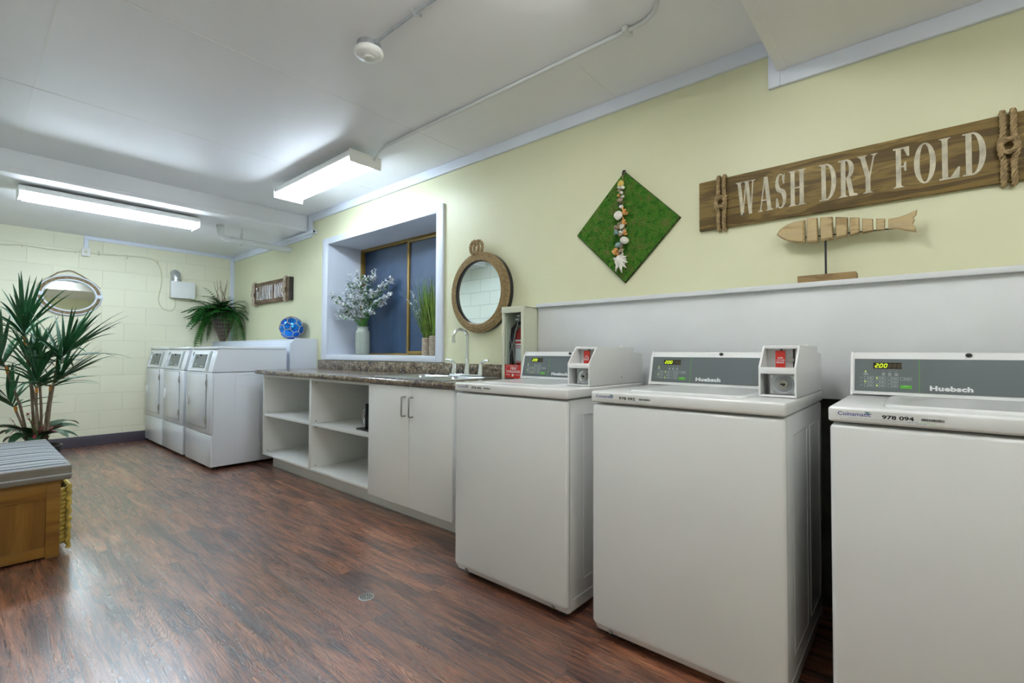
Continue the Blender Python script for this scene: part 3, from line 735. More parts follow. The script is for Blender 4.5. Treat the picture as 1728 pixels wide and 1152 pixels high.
# ------------------------------------------------------------------ fire extinguisher cabinet
EX0, EX1, EY, EZ0, EZ1 = -1.990, -1.842, 2.245, .76, 1.366
EX0 = -2.018
t = thing('extinguisher_cabinet', 'cream metal fire extinguisher cabinet with a glass door', 'cabinet', (EX0, EY, EZ0))
L = (EX0, EY, EZ0)
EX0 = -1.998
cs = MB().box(EX0, EX0 + .004, EY + .02, D, EZ0, EZ1).box(EX1 - .004, EX1, EY + .02, D - .0, EZ0, EZ1).box(EX0, EX1, EY + .02, D, EZ1 - .004, EZ1).box(EX0, EX1, EY + .02, D, EZ0, EZ0 + .004).box(EX0, EX1, D - .004, D, EZ0, EZ1)
at(t, cs, 'case', M['cream_metal'], L)
fx0 = EX0 - .018
df = MB().box(fx0, fx0 + .018, EY, EY + .02, EZ0, EZ1, .002).box(EX1 - .018, EX1 + .002, EY, EY + .02, EZ0, EZ1, .002).box(fx0 - .001, EX1 + .003, EY - .003, EY + .021, EZ1 - .035, EZ1 + .004, .002).box(fx0 + .002, EX1, EY + .001, EY + .019, EZ0, EZ0 + .03, .002)
dfo = at(t, df, 'door_frame', M['cream_metal'], L)
MB().box(fx0 + .016, EX1 - .016, EY + .010, EY + .013, EZ0 + .02, EZ1 - .03).build('door_glass', M['glass'], dfo)
wr = MB().tube([(fx0 + .022, EY + .006, 1.31), (EX1 - .05, EY + .006, .98)], .0012, 5).tube([(EX1 - .03, EY + .006, 1.32), (fx0 + .03, EY + .006, .97)], .0012, 5)
wr.build('glass_scoring', M['grey_ink'], dfo)
at(t, MB().lathe([(.010, 0), (.010, .004), (.003, .006)], ((EX0 + EX1) / 2, 2.35, EZ1), 12), 'screw', M['cream_metal'], L)
lb = at(t, MB().box(fx0 + .020, EX1 - .022, EY + .0085, EY + .010, .925, 1.008), 'warning_label', M['red'], L)
yl = EY + .0078
lm = join(onto(fit_text('FIRE', .045, .016, .02), (fx0 + .068, yl, .976), (1, 0, 0), (0, 0, 1)), onto(fit_text('EXTINGUISHER', .112, .015, .02), (fx0 + .034, yl, .957), (1, 0, 0), (0, 0, 1)),
          onto(fit_text('IN CASE OF FIRE', .08, .005, .01), (fx0 + .05, yl, .997), (1, 0, 0), (0, 0, 1)), onto(fit_text('BREAK', .035, .006, .01), (fx0 + .030, yl, .942), (1, 0, 0), (0, 0, 1)),
          onto(fit_text('GLASS', .035, .006, .01), (fx0 + .11, yl, .942), (1, 0, 0), (0, 0, 1)))
lm.box(fx0 + .078, fx0 + .088, yl, yl + .0004, .935, .95).prism([(fx0 + .088, .940), (fx0 + .100, .944), (fx0 + .088, .948)], yl, yl + .0004, 'y')
at(t, lm, 'label_lettering', M['white_ink'], L)
# extinguisher
ex, ey = -1.918, 2.345
t = thing('fire_extinguisher', 'red fire extinguisher with white label inside the cream cabinet', 'fire extinguisher', (ex, ey, EZ0 + .004))
MB().lathe([(.045, 0), (.052, .01), (.053, .41), (.047, .45), (.03, .475), (.017, .48), (.017, .50)], seg=32).build('cylinder_body', M['red_paint'], t)
lab = MB()
n = 16
for z0, z1, in ((.215, .40),):
    vs = []
    for i in range(n + 1):
        a = math.radians(-165 + 150 * i / n); vs += [(.0537 * math.cos(a), .0537 * math.sin(a), .255), (.0537 * math.cos(a), .0537 * math.sin(a), .40)]
    lab.add(vs, [(2 * i, 2 * i + 2, 2 * i + 3, 2 * i + 1) for i in range(n)])
lo = lab.build('instruction_label', M['white_ink'], t)
ls = MB()
for z0, z1, a0, a1 in ((.255, .268, -165, -15), (.358, .364, -150, -30), (.347, .351, -150, -50), (.375, .39, -140, -70)):
    vs = []
    for i in range(9):
        a = math.radians(a0 + (a1 - a0) * i / 8); vs += [(.0541 * math.cos(a), .0541 * math.sin(a), z0), (.0541 * math.cos(a), .0541 * math.sin(a), z1)]
    ls.add(vs, [(2 * i, 2 * i + 2, 2 * i + 3, 2 * i + 1) for i in range(8)])
ls.build('label_print', M['red'], lo)
MB().cyl((0, 0, .49), (0, 0, .52), .015, 14).box(-.012, .012, -.07, .02, .52, .532, .003).box(-.010, .010, -.06, .02, .545, .553, .002).build('valve_handle', M['steel'], t)
MB().tube([(-.01, 0, .51), (-.035, -.02, .505), (-.055, -.04, .47), (-.062, -.05, .38), (-.058, -.05, .24), (-.055, -.04, .10)], .0105, 10).build('hose', M['rubber'], t)
t = thing('inspection_card', 'pale paper notice inside the extinguisher cabinet', 'notice', (-1.975, D - .012, 1.16))
MB().box(0, .055, 0, .001, 0, .15).build('card', M['paper'], t)
ln = MB()
for k in range(9): ln.box(.008, .047, -.0005, 0, .015 + k * .014, .018 + k * .014)
ln.build('card_print', M['grey_ink'], t)

# ------------------------------------------------------------------ washers
WW, WD = .660, .690
def make_washer(label, number, glossy=''):
    t = thing('washing_machine', label, 'washing machine', group='white top-load washers in a row')
    W = WW
    MB().box(0.004, W - .004, .022, WD, .028, .888, .006).build('body', M['enamel'], t)
    fp = MB().box(0, W, 0, .03, .055, .886, .012, 3).prism([(.001, .06), (.03, .06), (.03, .028), (.022, .028)], .012, W - .012, 'x')
    fpo = fp.build('front_panel', M['enamel'], t)
    for x in (.075, W - .075): MB().cyl((x, .006, .044), (x, .016, .042), .008, 10).cyl((x, .001, .044), (x, .010, .042), .0045, 8).build('screw', M['nickel'], fpo)
    for x in (.06, W - .06):
        for y in (.07, WD - .06): MB().cyl((x, y, 0), (x, y, .03), .022, 12).build('foot', M['black'], t)
    # side stampings
    for xs in (W - .0045, .0025):
        sd = MB()
        for y0, y1 in ((.13, .36), (.42, .63)):
            sd.box(xs, xs + .002, y0, y0 + .004, .14, .82, .0006, 1).box(xs, xs + .002, y1, y1 + .004, .14, .82, .0006, 1).box(xs, xs + .002, y0, y1 + .004, .82, .824, .0006, 1).box(xs, xs + .002, y0, y1 + .004, .136, .14, .0006, 1)
        sd.box(xs, xs + .002, .05, .66, .075, .079, .0006, 1)
        sd.build('side_rib', M['enamel'], t)
    # top
    tp = MB().box(-.003, W + .003, -.004, WD, .893, .935, .008, 3).build('top_panel', M['enamel'], t)
    lm_ = MB()
    lx0, lx1, ly0, ly1 = .115, W - .125, .055, .455
    o1 = rr(lx0, lx1, ly0, ly1, .035, .934); o2 = rr(lx0 + .002, lx1 - .002, ly0 + .002, ly1 - .002, .035, .940); o3 = rr(lx0 + .010, lx1 - .010, ly0 + .010, ly1 - .010, .032, .943)
    o4 = rr(lx0 + .035, lx1 - .035, ly0 + .035, ly1 - .035, .03, .9415)
    N = 24; vs = o1 + o2 + o3 + o4
    lm_.add(vs, [(i * N + k, i * N + (k + 1) % N, (i + 1) * N + (k + 1) % N, (i + 1) * N + k) for i in range(3) for k in range(N)] + [tuple(range(3 * N, 4 * N))])
    lid = lm_.build('lid', M['enamel'], t)
    g = MB(); o1 = rr(lx0 - .004, lx1 + .004, ly0 - .004, ly1 + .004, .038, .9354); o2 = rr(lx0, lx1, ly0, ly1, .035, .9354)
    g.add(o1 + o2, [(k, (k + 1) % N, (k + 1) % N + N, k + N) for k in range(N)]); g.build('lid_gap', M['grey_ink'], tp)
    # console
    cy0, cy1, cz0, cz1 = .500, .532, .940, 1.066
    prof = [(cy0 - .002, cz0), (cy1 - .001, cz1 - .001), (cy1 + .008, cz1 + .006), (cy1 + .012, cz1 + .016), (cy1 + .020, cz1 + .022), (cy1 + .035, cz1 + .022), (WD, cz1 + .010), (WD, cz0)]
    co = MB().prism(prof, .006, W - .006, 'x').build('console', M['enamel'], t)
    cs = MB()
    pf2 = [(cy0 - .005, cz0 - .002), (cy1 - .004, cz1), (cy1 + .006, cz1 + .010), (cy1 + .012, cz1 + .024), (cy1 + .024, cz1 + .0255), (WD, cz1 + .014), (WD, cz0 - .004)]
    cs.prism(pf2, .002, .010, 'x').prism(pf2, W - .010, W - .002, 'x'); cs.build('console_end_cap', M['enamel'], co)
    vd = Vector((0, cy1 - cy0, cz1 - cz0)).normalized(); nn = Vector((0, -vd.z, vd.y)); o0 = Vector((0, cy0 - .0025, cz0))
    sc_ = (cz1 - cz0) / ((cz1 - cz0) * vd.z)
    def P(u, z, h=0): return tuple(o0 + Vector((u, 0, 0)) + vd * ((z - cz0) / vd.z) + nn * h)
    def slab(u0, u1, z0, z1, h, m=None):
        m = m or MB(); h0 = -.0005
        vs = [P(u0, z0, h0), P(u1, z0, h0), P(u1, z1, h0), P(u0, z1, h0), P(u0, z0, h), P(u1, z0, h), P(u1, z1, h), P(u0, z1, h)]
        return m.add(vs, [(0, 3, 2, 1), (4, 5, 6, 7), (0, 1, 5, 4), (1, 2, 6, 5), (2, 3, 7, 6), (3, 0, 4, 7)], False)
    def txt(s, u0, z0, w_, h_, h, bold=0, sp=1.0): return onto(fit_text(s, w_, h_, bold, sp), P(u0, z0, h), (1, 0, 0), vd)
    cp_ = slab(.014, W - .014, .952, 1.064, .002).build('control_panel', M['grey'], t)
    dsp = slab(.068, .146, 1.030, 1.051, .0026).build('display', M['display'], cp_)
    # seven segment digits
    SEG = {'2': 'abged', '0': 'abcdef', '8': 'abcdefg'}
    def digit(ch, u, z, w_, h_, m, hh):
        tk = .0021; sh = .0016
        seg = {'a': (0, 1, w_, 1), 'g': (0, .5, w_, .5), 'd': (0, 0, w_, 0)}
        for k in SEG[ch]:
            if k in 'agd':
                zc = z + h_ * {'a': 1, 'g': .5, 'd': 0}[k]; s_ = sh * {'a': 1, 'g': .5, 'd': 0}[k] * 1.6
                slab(u + s_ + .0008, u + s_ + w_ - .0008, zc - tk / 2, zc + tk / 2, hh, m)
            else:
                x = u + (w_ if k in 'bc' else 0); zz0 = z + (h_ / 2 if k in 'bf' else 0); s_ = sh * (1.2 if k in 'bf' else .4)
                slab(x + s_ - tk / 2, x + s_ + tk / 2, zz0 + .0006, zz0 + h_ / 2 - .0006, hh, m)
    dm = MB(); z_ = 1.0345; h_ = .012
    for i, ch in enumerate('200'): digit(ch, .073 + i * .0122, z_, .0072, h_, dm, .0033)
    slab(.0825, .0845, z_ - .001, z_ + .0012, .0033, dm)
    dm.build('display_digits', M['digit'], dsp)
    dm = MB()
    for i in range(3): digit('8', .110 + i * .0122, z_, .0072, h_, dm, .0031)
    dm.build('unlit_digits', M['dimdigit'], dsp)
    slab(.1915, .1928, .953, 1.063, .0024).build('green_stripe', M['green_ink'], cp_)
    txt('Huebsch', .218, .960, .104, .017, .0026, .048, 1.06).build('maker_lettering', M['white_ink'], cp_)
    cols = ((.042, .069), (.075, .103), (.108, .137), (.142, .172)); rows = (.997, .984, .971)
    bt = MB(); bi = MB(); leds = MB()
    for r, z0 in enumerate(rows):
        for k, (a, b) in enumerate(cols):
            if k == 3: 
                if r == 0: pass
                else: continue
            zc = z0 - (.001 if k == 3 else 0)
            for q in ((a, b, zc + .0048, zc + .0056), (a, b, zc - .0048, zc - .0040), (a, a + .0008, zc - .0048, zc + .0056), (b - .0008, b, zc - .0048, zc + .0056)): slab(*q, .0024, bt)
            slab(a + .015, b - .004, zc - .001, zc + .0015, .0024, bt); slab(a + .009, a + .0125, zc - .0015, zc + .002, .0024, bt)
            slab(a + .0015, b - .0015, zc - .0035, zc + .0042, .0021, bi)
        txt(('DEL', 'CYCLE', 'TEMP')[r], .030, z0 - .001, .008, .0035, .0024).build('row_lettering', M['grey_ink'], cp_)
    bt.build('button_outline', M['grey_ink'], cp_); bi.build('button', M['grey'], cp_)
    for u, z0 in ((.0785, .997), (.0455, .984), (.0785, .971), (.046, 1.0195)): slab(u - .0015, u + .0015, z0 - .0015, z0 + .0018, .003, leds)
    leds.build('indicator_light', M['digit'], cp_)
    gb = slab(.142, .172, .9635, .975, .003).build('start_button', M['green_ink'], cp_)
    txt('START', .150, .9705, .013, .0028, .0034).build('start_lettering', M['white_ink'], cp_)
    sm_ = MB()
    for u in (.094, .111, .129):
        slab(u, u + .005, 1.0205, 1.0212, .0024, sm_); slab(u - .002, u + .007, 1.012, 1.0145, .0024, sm_); slab(u - .002, u + .007, 1.007, 1.0095, .0024, sm_)
    slab(.039, .054, 1.008, 1.010, .0024, sm_); slab(.041, .052, 1.0115, 1.0135, .0024, sm_); slab(.043, .049, 1.015, 1.0165, .0024, sm_)
    sm_.build('panel_print', M['grey_ink'], cp_)
    MB().ball((.315, cy1 + .006, cz1 + .013), .0075, 12, 8, (1.15, .9, .9)).build('console_plug', M['black'], co)
    # coin meter
    a, b = .548, .660; k = .0035
    pf = [(.17, .937), (.17, 1.036), (.232, 1.106), (.240, 1.110), (.58, 1.110), (.58, .937)]
    cm = MB().prism(pf, a, a + .006, 'x').prism(pf, b - .006, b, 'x')
    cm.box(a + .006, b - .006, .246, .58, 1.104, 1.110).box(a + .006, b - .006, .174, .58, .937, .941).box(a - .0004, b + .0004, .1695, .190, 1.014, 1.036, .003).box(a + .006, b - .006, .171, .178, .9372, .945, .001)
    cm.box(a + .006, b - .006, .268, .5795, .941, 1.104)
    cm.box(a + .006, b - .006, .19, .268, 1.014, 1.022)
    cm.box(a + .006, b - .006, .232, .246, 1.098, 1.1098, .003)
    cmo = cm.build('coin_meter', M['enamel'], t)
    MB().cyl((b - .03, .52, 1.109), (b - .03, .52, 1.117), .011, 14).build('top_key', M['white_plastic'], cmo)
    MB().cyl((b - .002, .46, .968), (b + .0008, .46, .968), .0045, 12).build('side_screw', M['nickel'], cmo)
    pl = MB().box(a + .026, b - .008, .206, .215, .945, 1.012, .001).build('lock_plate', M['steel'], cmo)
    lx, lz = a + .070, .980
    MB().lathe([(.030, .0), (.030, .010), (.026, .013), (.020, .008), (.004, .007)], (lx, .206, lz), 28, 'y').xf(Matrix.Translation((0, .206 * 2, 0)) @ Matrix.Diagonal((1, -1, 1, 1))).build('lock_cup', M['galv'], cmo)
    MB().cyl((lx, .204, lz), (lx, .186, lz), .0145, 20).build('lock_barrel', M['nickel'], cmo)
    MB().box(lx - .007, lx + .007, .1845, .187, lz - .003, lz + .003).box(lx - .001, lx + .005, .1845, .187, lz - .006, lz).build('keyhole', M['black'], cmo)
    bl = MB()
    for x_ in (a + .034, b - .012): 
        for z_2 in (.952, 1.004): bl.cyl((x_, .207, z_2), (x_, .201, z_2), .0055, 10)
    bl.build('plate_bolt', M['galv'], cmo)
    sl = MB().box(a + .048, a + .053, .264, .269, 1.022, 1.10).box(a + .086, a + .092, .264, .269, 1.035, 1.10).build('coin_slot', M['black'], cmo)
    MB().lathe([(.008, 0), (.008, .006), (.003, .007)], (a + .082, .262, 1.06), 14, 'y').build('reject_knob', M['nickel'], cmo)
    rt = MB().box(a + .036, a + .066, .245, .250, 1.026, 1.092, .001).build('red_tag', M['red'], cmo)
    m1 = join(onto(fit_text('COIN', .016, .006, .03), (a + .043, .2445, 1.064), (1, 0, 0), (0, 0, 1)), onto(fit_text('RELEASE', .024, .006, .03), (a + .039, .2445, 1.049), (1, 0, 0), (0, 0, 1)))
    m1.box(a + .039, a + .063, .2442, .2448, 1.0585, 1.0605).prism([(a + .060, 1.0560), (a + .0655, 1.0595), (a + .060, 1.063)], .2442, .2448, 'y').build('tag_lettering', M['white_ink'], cmo)
    # sticker
    yf = -.0042
    def T(s, u0, z0, w_, h_, bold=0): return onto(fit_text(s, w_, h_, bold), (u0, yf - .0006, z0), (1, 0, 0), (0, 0, 1))
    st = MB().box(.016, .245, yf - .0003, yf + .001, .900, .927).build('sticker', M['sticker'], t)
    T('Coinamatic', .020, .9125, .074, .0105, .012).build('company_lettering', M['blue_ink'], t)
    def wave(z0, u0, u1):
        m = MB(); vs = []
        for i in range(13):
            f = i / 12; u = u0 + (u1 - u0) * f; z0_ = z0 + .0012 * math.sin(2 * PI * f + .4) + .003 * f; h = .0009 * math.sin(PI * f) + .0001
            vs += [(u, yf - .0006, z0_ - h), (u, yf - .0006, z0_ + h)]
        return m.add(vs, [(2 * i, 2 * i + 2, 2 * i + 3, 2 * i + 1) for i in range(12)], False)
    join(wave(.9235, .078, .093), wave(.9185, .080, .096)).build('logo_wave', M['blue_ink'], t)
    wave(.921, .079, .0945).build('logo_wave', M['green_ink'], t)
    T(number, .117, .9095, .065, .0105, .035).build('number_lettering', M['black_ink'], t)
    bc = MB(); u = .196; rnd = random.Random(3)
    while u < .240:
        w_ = rnd.choice((.0006, .0011, .0018)); bc.box(u, u + w_, yf - .0007, yf - .0005, .9115, .918); u += w_ + rnd.choice((.0006, .0010))
    bc.build('barcode', M['black_ink'], t)
    T('For immediate service or repair on this machine, please report the 6 digit machine ID to', .043, .9058, .123, .0021).build('small_print', M['black_ink'], t)
    T('Pour le service ou une reparation immediate de cet appareil, veuillez fournir le numero au', .027, .9022, .155, .0021).build('small_print', M['black_ink'], t)
    join(T('1-800-561-1972', .168, .9058, .022, .0021, .01), T('1-800-561-1972', .184, .9022, .022, .0021, .01)).build('phone_print', M['blue_ink'], t)
    join(T('coinamatic.com', .193, .9058, .030, .0021), T('coinamatic.com', .210, .9022, .030, .0021)).build('web_print', M['green_ink'], t)
    return t
wl = ('washer next to the sink cabinet, numbered 978 090', 'washer between the two others, numbered 978 092', 'washer at the right edge of the photo, numbered 978 094')
for lab, num, x in zip(wl, ('978 090', '978 092', '978 094'), (-1.745, -.969, -.199)):
    o = make_washer('white top-load ' + lab, num); o.location = (x, 1.603, 0)

# ------------------------------------------------------------------ serif sign lettering
def glyph(ch, w_, h_):
    """condensed roman capital as flat quads in a w_ x h_ box"""
    m = MB(); tk = .0165; th = .0055; se = .0045; sw = .0085
    def q(*p): m.add([(x, y, len(m.f) * 4e-6) for x, y in p], [tuple(range(len(p)))], False)
    def rect(a, b, c, d): q((a, c), (b, c), (b, d), (a, d))
    def serif(x0, x1, y, up=1):
        rect(x0 - sw, x1 + sw, y if up > 0 else y - se * .7, y + se * .7 if up > 0 else y)
        q((x0 - sw * .5, y + up * se * .7), (x1 + sw * .5, y + up * se * .7), (x1, y + up * se * 2.2), (x0, y + up * se * 2.2))
    def stem(x0, t_=tk, y0=0, y1=None, s0=True, s1=True):
        y1 = h_ if y1 is None else y1
        rect(x0, x0 + t_, y0, y1)
        if s0: serif(x0, x0 + t_, y0, 1)
        if s1: serif(x0, x0 + t_, y1, -1)
    def diag(xa, ya, xb, yb, t_): q((xa, ya), (xa + t_, ya), (xb + t_, yb), (xb, yb))
    def bowl_(x0, x1, y0, y1, a0=-90, a1=90, tmax=tk * 1.05, tmin=.006, cx=None):
        n = 28; cx = x0 if cx is None else cx; cy = (y0 + y1) / 2; rx = x1 - cx; ry = (y1 - y0) / 2; P_ = []
        for i in range(n + 1):
            a = math.radians(a0 + (a1 - a0) * i / n)
            P_.append(((cx + rx * math.cos(a), cy + ry * math.sin(a)), (cx + (rx - tmax) * math.cos(a), cy + (ry - tmin) * math.sin(a))))
        for i in range(n): q(P_[i][0], P_[i + 1][0], P_[i + 1][1], P_[i][1])
    if ch == 'H':
        stem(sw); stem(w_ - sw - tk); rect(sw + tk, w_ - sw - tk, h_ * .49, h_ * .49 + th)
    elif ch == 'D':
        stem(sw, s0=False, s1=False); rect(0, w_ * .5, 0, .006); rect(0, w_ * .5, h_ - .006, h_); bowl_(0, w_, 0, h_, cx=w_ * .42)
    elif ch == 'R':
        stem(sw, s1=False); rect(0, w_ * .45, h_ - .006, h_); bowl_(0, w_ * .82, h_ * .47, h_, cx=w_ * .40); rect(sw + tk, w_ * .45, h_ * .47, h_ * .47 + .006)
        diag(w_ * .40, h_ * .49, w_ - tk - .012, .004, tk); q((w_ - tk - .012, .004), (w_ - .012, .004), (w_, .0), (w_, .006), (w_ - .012, .012)); rect(w_ - tk - .012, w_, 0, .005)
    elif ch == 'F':
        stem(sw, s1=False); rect(0, w_ - .004, h_ - .0065, h_); q((w_ - .004, h_), (w_ - .004, h_ * .76), (w_ - .010, h_ * .76), (w_ - .022, h_ - .006))
        rect(sw + tk, w_ * .66, h_ * .50, h_ * .50 + .0065); q((w_ * .66, h_ * .40), (w_ * .66 + .005, h_ * .40), (w_ * .66 + .005, h_ * .63), (w_ * .66, h_ * .63), (w_ * .58, h_ * .52))
    elif ch == 'L':
        stem(sw, s0=False); rect(0, w_ - .004, 0, .0065); q((w_ - .006, .26 * h_), (w_, .26 * h_), (w_ - .003, 0), (w_ - .028, .005))
    elif ch == 'O':
        bowl_(0, w_, 0, h_, 0, 360, cx=w_ / 2)
    elif ch == 'A':
        diag(w_ * .5 - tk * .45, h_, w_ - tk - sw * .6, 0, tk); diag(w_ * .5 - th, h_, sw * .7, 0, th); rect(w_ * .25, w_ * .72, h_ * .30, h_ * .30 + .0065)
        serif(w_ - tk - sw * .6, w_ - sw * .6, 0, 1); serif(sw * .7, sw * .7 + th, 0, 1)
    elif ch == 'Y':
        diag(sw * .6, h_, w_ * .5 - tk * .5, h_ * .42, tk); diag(w_ - sw - th, h_, w_ * .5 + tk * .5 - th, h_ * .42, th); rect(w_ * .5 - tk / 2, w_ * .5 + tk / 2, 0, h_ * .43)
        serif(w_ * .5 - tk / 2, w_ * .5 + tk / 2, 0, 1); serif(sw * .6, sw * .6 + tk, h_, -1); serif(w_ - sw - th, w_ - sw, h_, -1)
    elif ch == 'W':
        t_ = tk * .9
        diag(sw * .5, h_, w_ * .30 - t_ * .4, 0, t_); diag(w_ * .5 - th * .4, h_, w_ * .30, 0, th); diag(w_ * .45, h_, w_ * .70 - t_ * .3, 0, t_); diag(w_ - sw - th, h_, w_ * .72, 0, th)
        serif(sw * .5, sw * .5 + t_, h_, -1); serif(w_ - sw - th, w_ - sw, h_, -1); serif(w_ * .45, w_ * .45 + t_, h_, -1)
    elif ch == 'S':
        pts = []
        r1 = w_ / 2 - .006
        C1, C2 = (w_ / 2, h_ * .745), (w_ / 2, h_ * .265)
        for i in range(17):
            a = math.radians(20 + 250 * i / 16 * .93); pts.append((C1[0] + r1 * .90 * math.cos(a), C1[1] + h_ * .235 * math.sin(a)))
        for i in range(17):
            a = math.radians(62 - 232 * i / 16); pts.append((C2[0] + r1 * math.cos(a), C2[1] + h_ * .25 * math.sin(a)))
        L_ = []
        n = len(pts)
        for i in range(n):
            a, b = pts[max(i - 1, 0)], pts[min(i + 1, n - 1)]; d = Vector((b[0] - a[0], b[1] - a[1])).normalized()
            f = i / (n - 1); mid_ = math.exp(-((f - .5) / .16) ** 2); wd = .0022 + .0062 * mid_ + (.0022 * abs(d.y) if .1 < f < .9 else 0)
            nx, ny = -d.y, d.x; L_.append(((pts[i][0] + nx * wd, pts[i][1] + ny * wd), (pts[i][0] - nx * wd, pts[i][1] - ny * wd)))
        for i in range(n - 1): q(L_[i][0], L_[i + 1][0], L_[i + 1][1], L_[i][1])
        q((w_ - .012, h_ * .70), (w_ - .006, h_ * .70), (w_ - .004, h_ * .99), (w_ - .016, h_ * .90)); q((.004, h_ * .30), (.010, h_ * .30), (.016, h_ * .09), (.002, h_ * .01))
    elif ch in 'UNM':
        if ch == 'U':
            stem(sw, s0=False, y0=h_ * .25); stem(w_ - sw - th, th, s0=False, y0=h_ * .25); bowl_(0, w_ - sw, 0, h_ * .5, 180, 360, cx=w_ / 2, tmax=tk * .8)
        else:
            stem(sw, th); stem(w_ - sw - (th if ch == 'N' else tk), th if ch == 'N' else tk)
            if ch == 'N': diag(sw, h_, w_ - sw - tk, 0, tk)
            else: diag(sw, h_, w_ * .5 - tk * .5, .02, tk); diag(w_ - sw - th, h_, w_ * .5, .02, th)
    return m
def knot(cx, z0, z1, y, r, a):
    """two parallel ropes over the board joined by a square knot; ropes pass round its edges"""
    zc = (z0 + z1) / 2; k = a * 1.45; m = MB(); s = r * 1.7
    wrap = r * 1.1
    for sg in (1, -1):
        ze = z1 if sg > 0 else z0
        left = [(cx - a, y + .022, ze + sg * wrap * .4), (cx - a, y + .004, ze + sg * wrap), (cx - a, y - wrap, ze - sg * .004), (cx - a, y - r, zc + sg * s * 3.0), (cx - k, y - r * (1.2 if sg > 0 else 2.2), zc + sg * s * 1.6), (cx - k * 1.1, y - r * 2.4, zc), (cx - k * .7, y - r * (2.6 if sg > 0 else 1.8), zc - sg * s * 1.1), (cx, y - r * 3.1, zc - sg * s * 1.45)]
        right = [(2 * cx - p[0], p[1], p[2]) for p in reversed(left[:-1])]
        P_ = left + right
        # smooth
        out = []
        Q = [P_[0]] + P_ + [P_[-1]]
        for i in range(1, len(Q) - 2):
            for j in range(6):
                u = j / 6; p0, p1, p2, p3 = Q[i - 1:i + 3]
                out.append(tuple(.5 * ((2 * p1[d]) + (-p0[d] + p2[d]) * u + (2 * p0[d] - 5 * p1[d] + 4 * p2[d] - p3[d]) * u * u + (-p0[d] + 3 * p1[d] - 3 * p2[d] + p3[d]) * u ** 3) for d in range(3)))
        out.append(P_[-1]); m.rope(out, r)
    return m
# large sign
SGx0, SGx1, SGz0, SGz1, SGy = -.850, .358, 1.702, 1.948, D - .022
t = thing('wooden_sign', 'long brown wooden sign reading WASH DRY FOLD above the washers', 'sign', (SGx0, D, SGz0))
L = (SGx0, D, SGz0)
bd = MB().box(SGx0, SGx1, SGy, D, SGz0, SGz1, .003)
at(t, bd, 'board', M['signwood'], L)
lt = MB()
zc0, zc1 = 1.748, 1.908
for ch, a, b in (('W', -.677, -.560), ('A', -.545, -.470), ('S', -.452, -.398), ('H', -.382, -.295), ('D', -.233, -.155), ('R', -.142, -.052), ('Y', -.048, .030), ('F', .0, 0), ('O', 0, 0), ('L', 0, 0), ('D2', 0, 0)):
    pass
PXL = (('W', 245, 342), ('A', 356, 430), ('S', 442, 497), ('H', 510, 600), ('D', 667, 755), ('R', 766, 864), ('Y', 868, 968), ('F', 1047, 1137), ('O', 1153, 1266), ('L', 1282, 1390), ('D', 1403, 1524))
def px_to_wall_x(px, py=330.0):
    d = Fv * FPX + R2 * (px - 864) + U2 * (576 - py); return d.x / d.y * SGy
for ch, a, b in PXL:
    xa = -.845 + (px_to_wall_x(1160 + a / 3.042) - px_to_wall_x(1179)); xb = -.845 + (px_to_wall_x(1160 + b / 3.042) - px_to_wall_x(1179))
    g_ = glyph(ch, xb - xa, zc1 - zc0)
    lt = join(lt, onto(g_, (xa, SGy - .0008, zc0), (1, 0, 0), (0, 0, 1)))
at(t, lt, 'sign_lettering', M['sign_ink'] if 'sign_ink' in M else plain('weathered_cream_paint', (.52, .48, .36), .7, var=.25, vscale=30), L)
at(t, knot(-.740, SGz0, SGz1, SGy, .0095, .0135), 'rope_knot', M['rope'], L)
at(t, knot(.245, SGz0, SGz1, SGy, .0095, .0135), 'rope_knot', M['rope'], L)
at(t, MB().cyl((-.64, SGy + .001, 1.752), (-.64, SGy - .002, 1.752), .004, 10), 'nail_hole', M['dark'], L)
# small sign
q0, q1, r0, r1 = -6.44, -5.40, 1.672, 1.93
t = thing('wooden_sign', 'small grey-brown wooden sign reading The LAUNDRY ROOM above dryers', 'sign', (q0, D, r0))
L = (q0, D, r0)
at(t, MB().box(q0, q1, D - .05, D, r0, r1, .003), 'board', M['signwood2'], L)
lt = MB(); x = q0 + .17; hh = .165
wd_ = {'L': .058, 'A': .066, 'U': .066, 'N': .066, 'D': .066, 'R': .064, 'Y': .062, 'O': .070, 'M': .088, ' ': .040}
word = 'LAUNDRY ROOM'; sc = .66 / (sum(wd_[c] for c in word) + .006 * len(word))
the = onto(fit_text('The', .085, .16, .0), (q0 + .13, D - .0510, r0 + .045), (1, 0, 0), (0, 0, 1)); lt = join(lt, the)
x = q0 + .245
for ch in word:
    w_ = wd_[ch] * sc
    if ch != ' ':
        g_ = glyph(ch, wd_[ch], hh); g_.v = [(p[0] * sc, p[1], p[2]) for p in g_.v]
        lt = join(lt, onto(g_, (x, D - .0510, r0 + .045), (1, 0, 0), (0, 0, 1)))
    x += w_ + .006 * sc
at(t, lt, 'sign_lettering', M['petal'], L)
at(t, knot(q0 + .085, r0, r1, D - .05, .011, .014), 'rope_knot', M['rope_pale'], L)
at(t, knot(q1 - .085, r0, r1, D - .05, .011, .014), 'rope_knot', M['rope_pale'], L)
at(t, MB().box(q1, q1 + .008, D - .051, D, r0 - .003, r1 + .003, .002), 'end_board', M['dark_wood'], L)

